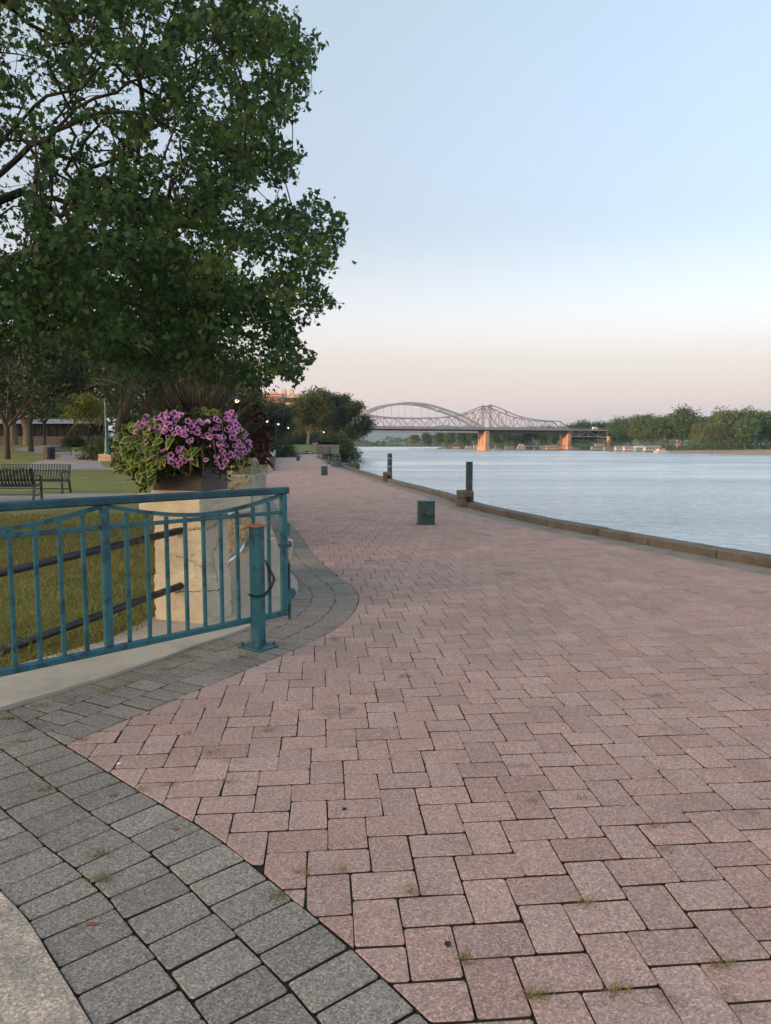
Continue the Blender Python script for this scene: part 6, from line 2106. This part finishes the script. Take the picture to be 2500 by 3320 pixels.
for k in range(9): MB().box((ja + (jb_ - ja) * (k + .5) / 9, 73.5, -.50), ((jb_ - ja) / 9 - .02, 4.0, .08)).build('plank', MATS['timber_grey'], jt)
MB().box(((ja + jb_) / 2, 71.6, -.70), (jb_ - ja, .18, .32), bev=.01).build('beam', MATS['timber_grey'], jt)
MB().box(((ja + jb_) / 2, 75.4, -.70), (jb_ - ja, .18, .32), bev=.01).build('beam', MATS['timber_grey'], jt)
for k in range(4):
    for yy in (71.75, 75.2):
        b = MB(); b.lathe([(.13, WZ - .5), (.12, -.86)], 9, (ja + .12 + (jb_ - ja - .24) * k / 3, yy, 0)); b.build('pile', MATS['timber_grey'], jt)
orn(xat(1135, 73), 73, -.46, .80, 'ornate bollard on the left of the timber jetty')
orn(xat(1152, 73), 73, -.46, .84, 'ornate bollard at the outer end of the timber jetty')
ld = MB(); kk = KL[(KL[:, 1] > 60) & (KL[:, 1] < 106)]
lo = offset_line(kk, -.28); l2 = offset_line(kk, -3.6)
ld.prism([tuple(p) for p in l2[::-1]] [::-1] + [tuple(p) for p in lo[::-1]], WZ - .3, -1.5)
ld.build('lower_landing', MATS['concrete_old'], kind='structure')

# stone walls and gate pier at the end of the promenade
def stone_wall(label, pts, z0, z1, th, ribs, plants_seed):
    o = empty('stone_wall', (*pts[0], 0), label, 'wall')
    c = np.array(pts); 
    for i in range(len(c) - 1):
        MB().bar((*c[i], (z0 + z1) / 2), (*c[i + 1], (z0 + z1) / 2), th, z1 - z0).build('panel', MATS['wall_stone'], o)
    a = arc_points(catmull(pts, .2), ribs)
    for p in a:
        MB().box((p[0], p[1] - th / 2 - .12, (z0 + z1) / 2 - .05), (.32, .4, z1 - z0 - .1), bev=.03).build('buttress', MATS['wall_stone'], o)
    MB().sweep([Vector((p[0], p[1], z1 + .07)) for p in c], th + .24, .14).build('coping', MATS['trim_stone'], o)
    return o
stone_wall('left pale stone wall with slanting ribs topped by burgundy plants', [(-17.6, 102), (-16.2, 104.5), (-14.6, 109)], -.05, 1.15, .6, 1.0, 1)
stone_wall('right rough stone wall beside the square stone gate pier', [(-10.4, 112), (-8.8, 112.4), (-7.4, 113.5)], -3.2, 1.25, .6, 1.15, 2)
gp_ = empty('gate_pier', (-10.75, 111.4, 0), 'square stone gate pier with a domed planted top', 'pillar')
MB().box((-10.75, 111.4, .75), (.62, .62, 1.6), bev=.03).build('shaft', MATS['wall_stone'], gp_)
MB().box((-10.75, 111.4, 1.62), (.82, .82, .14), bev=.03).build('cap', MATS['trim_stone'], gp_)
b = MB(); b.lathe([(.18, 1.69), (.40, 1.80), (.42, 1.9), (.25, 2.1), (0, 2.16)], 12, (-10.75, 111.4, 0)); b.build('urn', MATS['burgundy'], gp_)
def plantrow(label, pts, z, seed):
    o = empty('burgundy_plants', (*pts[0], z), label, 'plants')
    a = arc_points(catmull(pts, .2), .12)
    cs = [(p[0] + random.gauss(0, .12), p[1] + random.gauss(0, .12), z + random.uniform(0, .55)) for p in a for _ in range(3)]
    leafcloud('foliage', cs, 1500, .10, .15, MATS['burgundy'], o, aspect=.7)
plantrow('row of burgundy plants along the top of the left stone wall', [(-17.6, 102), (-16.2, 104.5), (-14.6, 109)], 1.3, 1)
plantrow('row of burgundy plants along the top of the right stone wall', [(-10.4, 112), (-8.8, 112.4), (-7.4, 113.5)], 1.4, 2)
lc = empty('low_wall', (-14, 112, 0), 'low pale kerb wall across the lawn between the two stone walls', 'wall')
MB().sweep([Vector((-14.4, 110, .12)), Vector((-13.4, 113, .12)), Vector((-12, 113.4, .14)), Vector((-11.2, 112, .16))], .35, .30).build('coping', MATS['trim_stone'], lc)

# small things on the paving
def scrap(name, px, py, w, h, m, label, cat, rz=.3):
    c = G(px, py)
    b = MB(); n = 9; rs = random.Random(px)
    P = [(c.x + w * math.cos(6.283 * k / n + rz) * rs.uniform(.75, 1.1), c.y + h * math.sin(6.283 * k / n + rz) * rs.uniform(.75, 1.1)) for k in range(n)]
    b.prism(P, .0015, .0042)
    tag(b.build(name, MATS[m]), label, cat)
scrap('gum_spot', 1453, 3062, .011, .013, 'gum', 'blue black gum spot on a paver near the lower middle', 'gum')
scrap('gum_spot', 1117, 2624, .010, .010, 'gum', 'small dark gum spot on a paver left of the middle', 'gum')
scrap('paper_scrap', 385, 2477, .010, .014, 'white_scrap', 'tiny white scrap on the red pavers near the grey border', 'litter')
scrap('dry_leaf', 570, 2690, .014, .012, 'dry_leaf', 'small curled brown leaf on the grey border pavers', 'leaf')
scrap('dry_leaf', 365, 2580, .022, .008, 'dry_leaf', 'long brown twig leaf on the grey border pavers', 'leaf')
scrap('dry_leaf', 300, 2998, .022, .007, 'dry_leaf', 'thin brown leaf on a grey paver near the concrete slab', 'leaf')

# ------------------------------------------------------------------ the morning air
hz = MB(); hz.box((1500, 3700, (WZ - 1.6 + 260) / 2), (10900, 8900, 260 - WZ + 1.6))
hm = bpy.data.materials.new('haze'); hm.use_nodes = True
t = hm.node_tree
for n in list(t.nodes):
    if n.type != 'OUTPUT_MATERIAL': t.nodes.remove(n)
pv = t.nodes.new('ShaderNodeVolumePrincipled')
pv.inputs['Color'].default_value = (0.62, 0.82, 1.0, 1)
pv.inputs['Density'].default_value = 0.00011
pv.inputs['Anisotropy'].default_value = 0.2
t.links.new(pv.outputs[0], t.nodes['Material Output'].inputs['Volume'])
hz.build('haze', hm, kind='stuff')
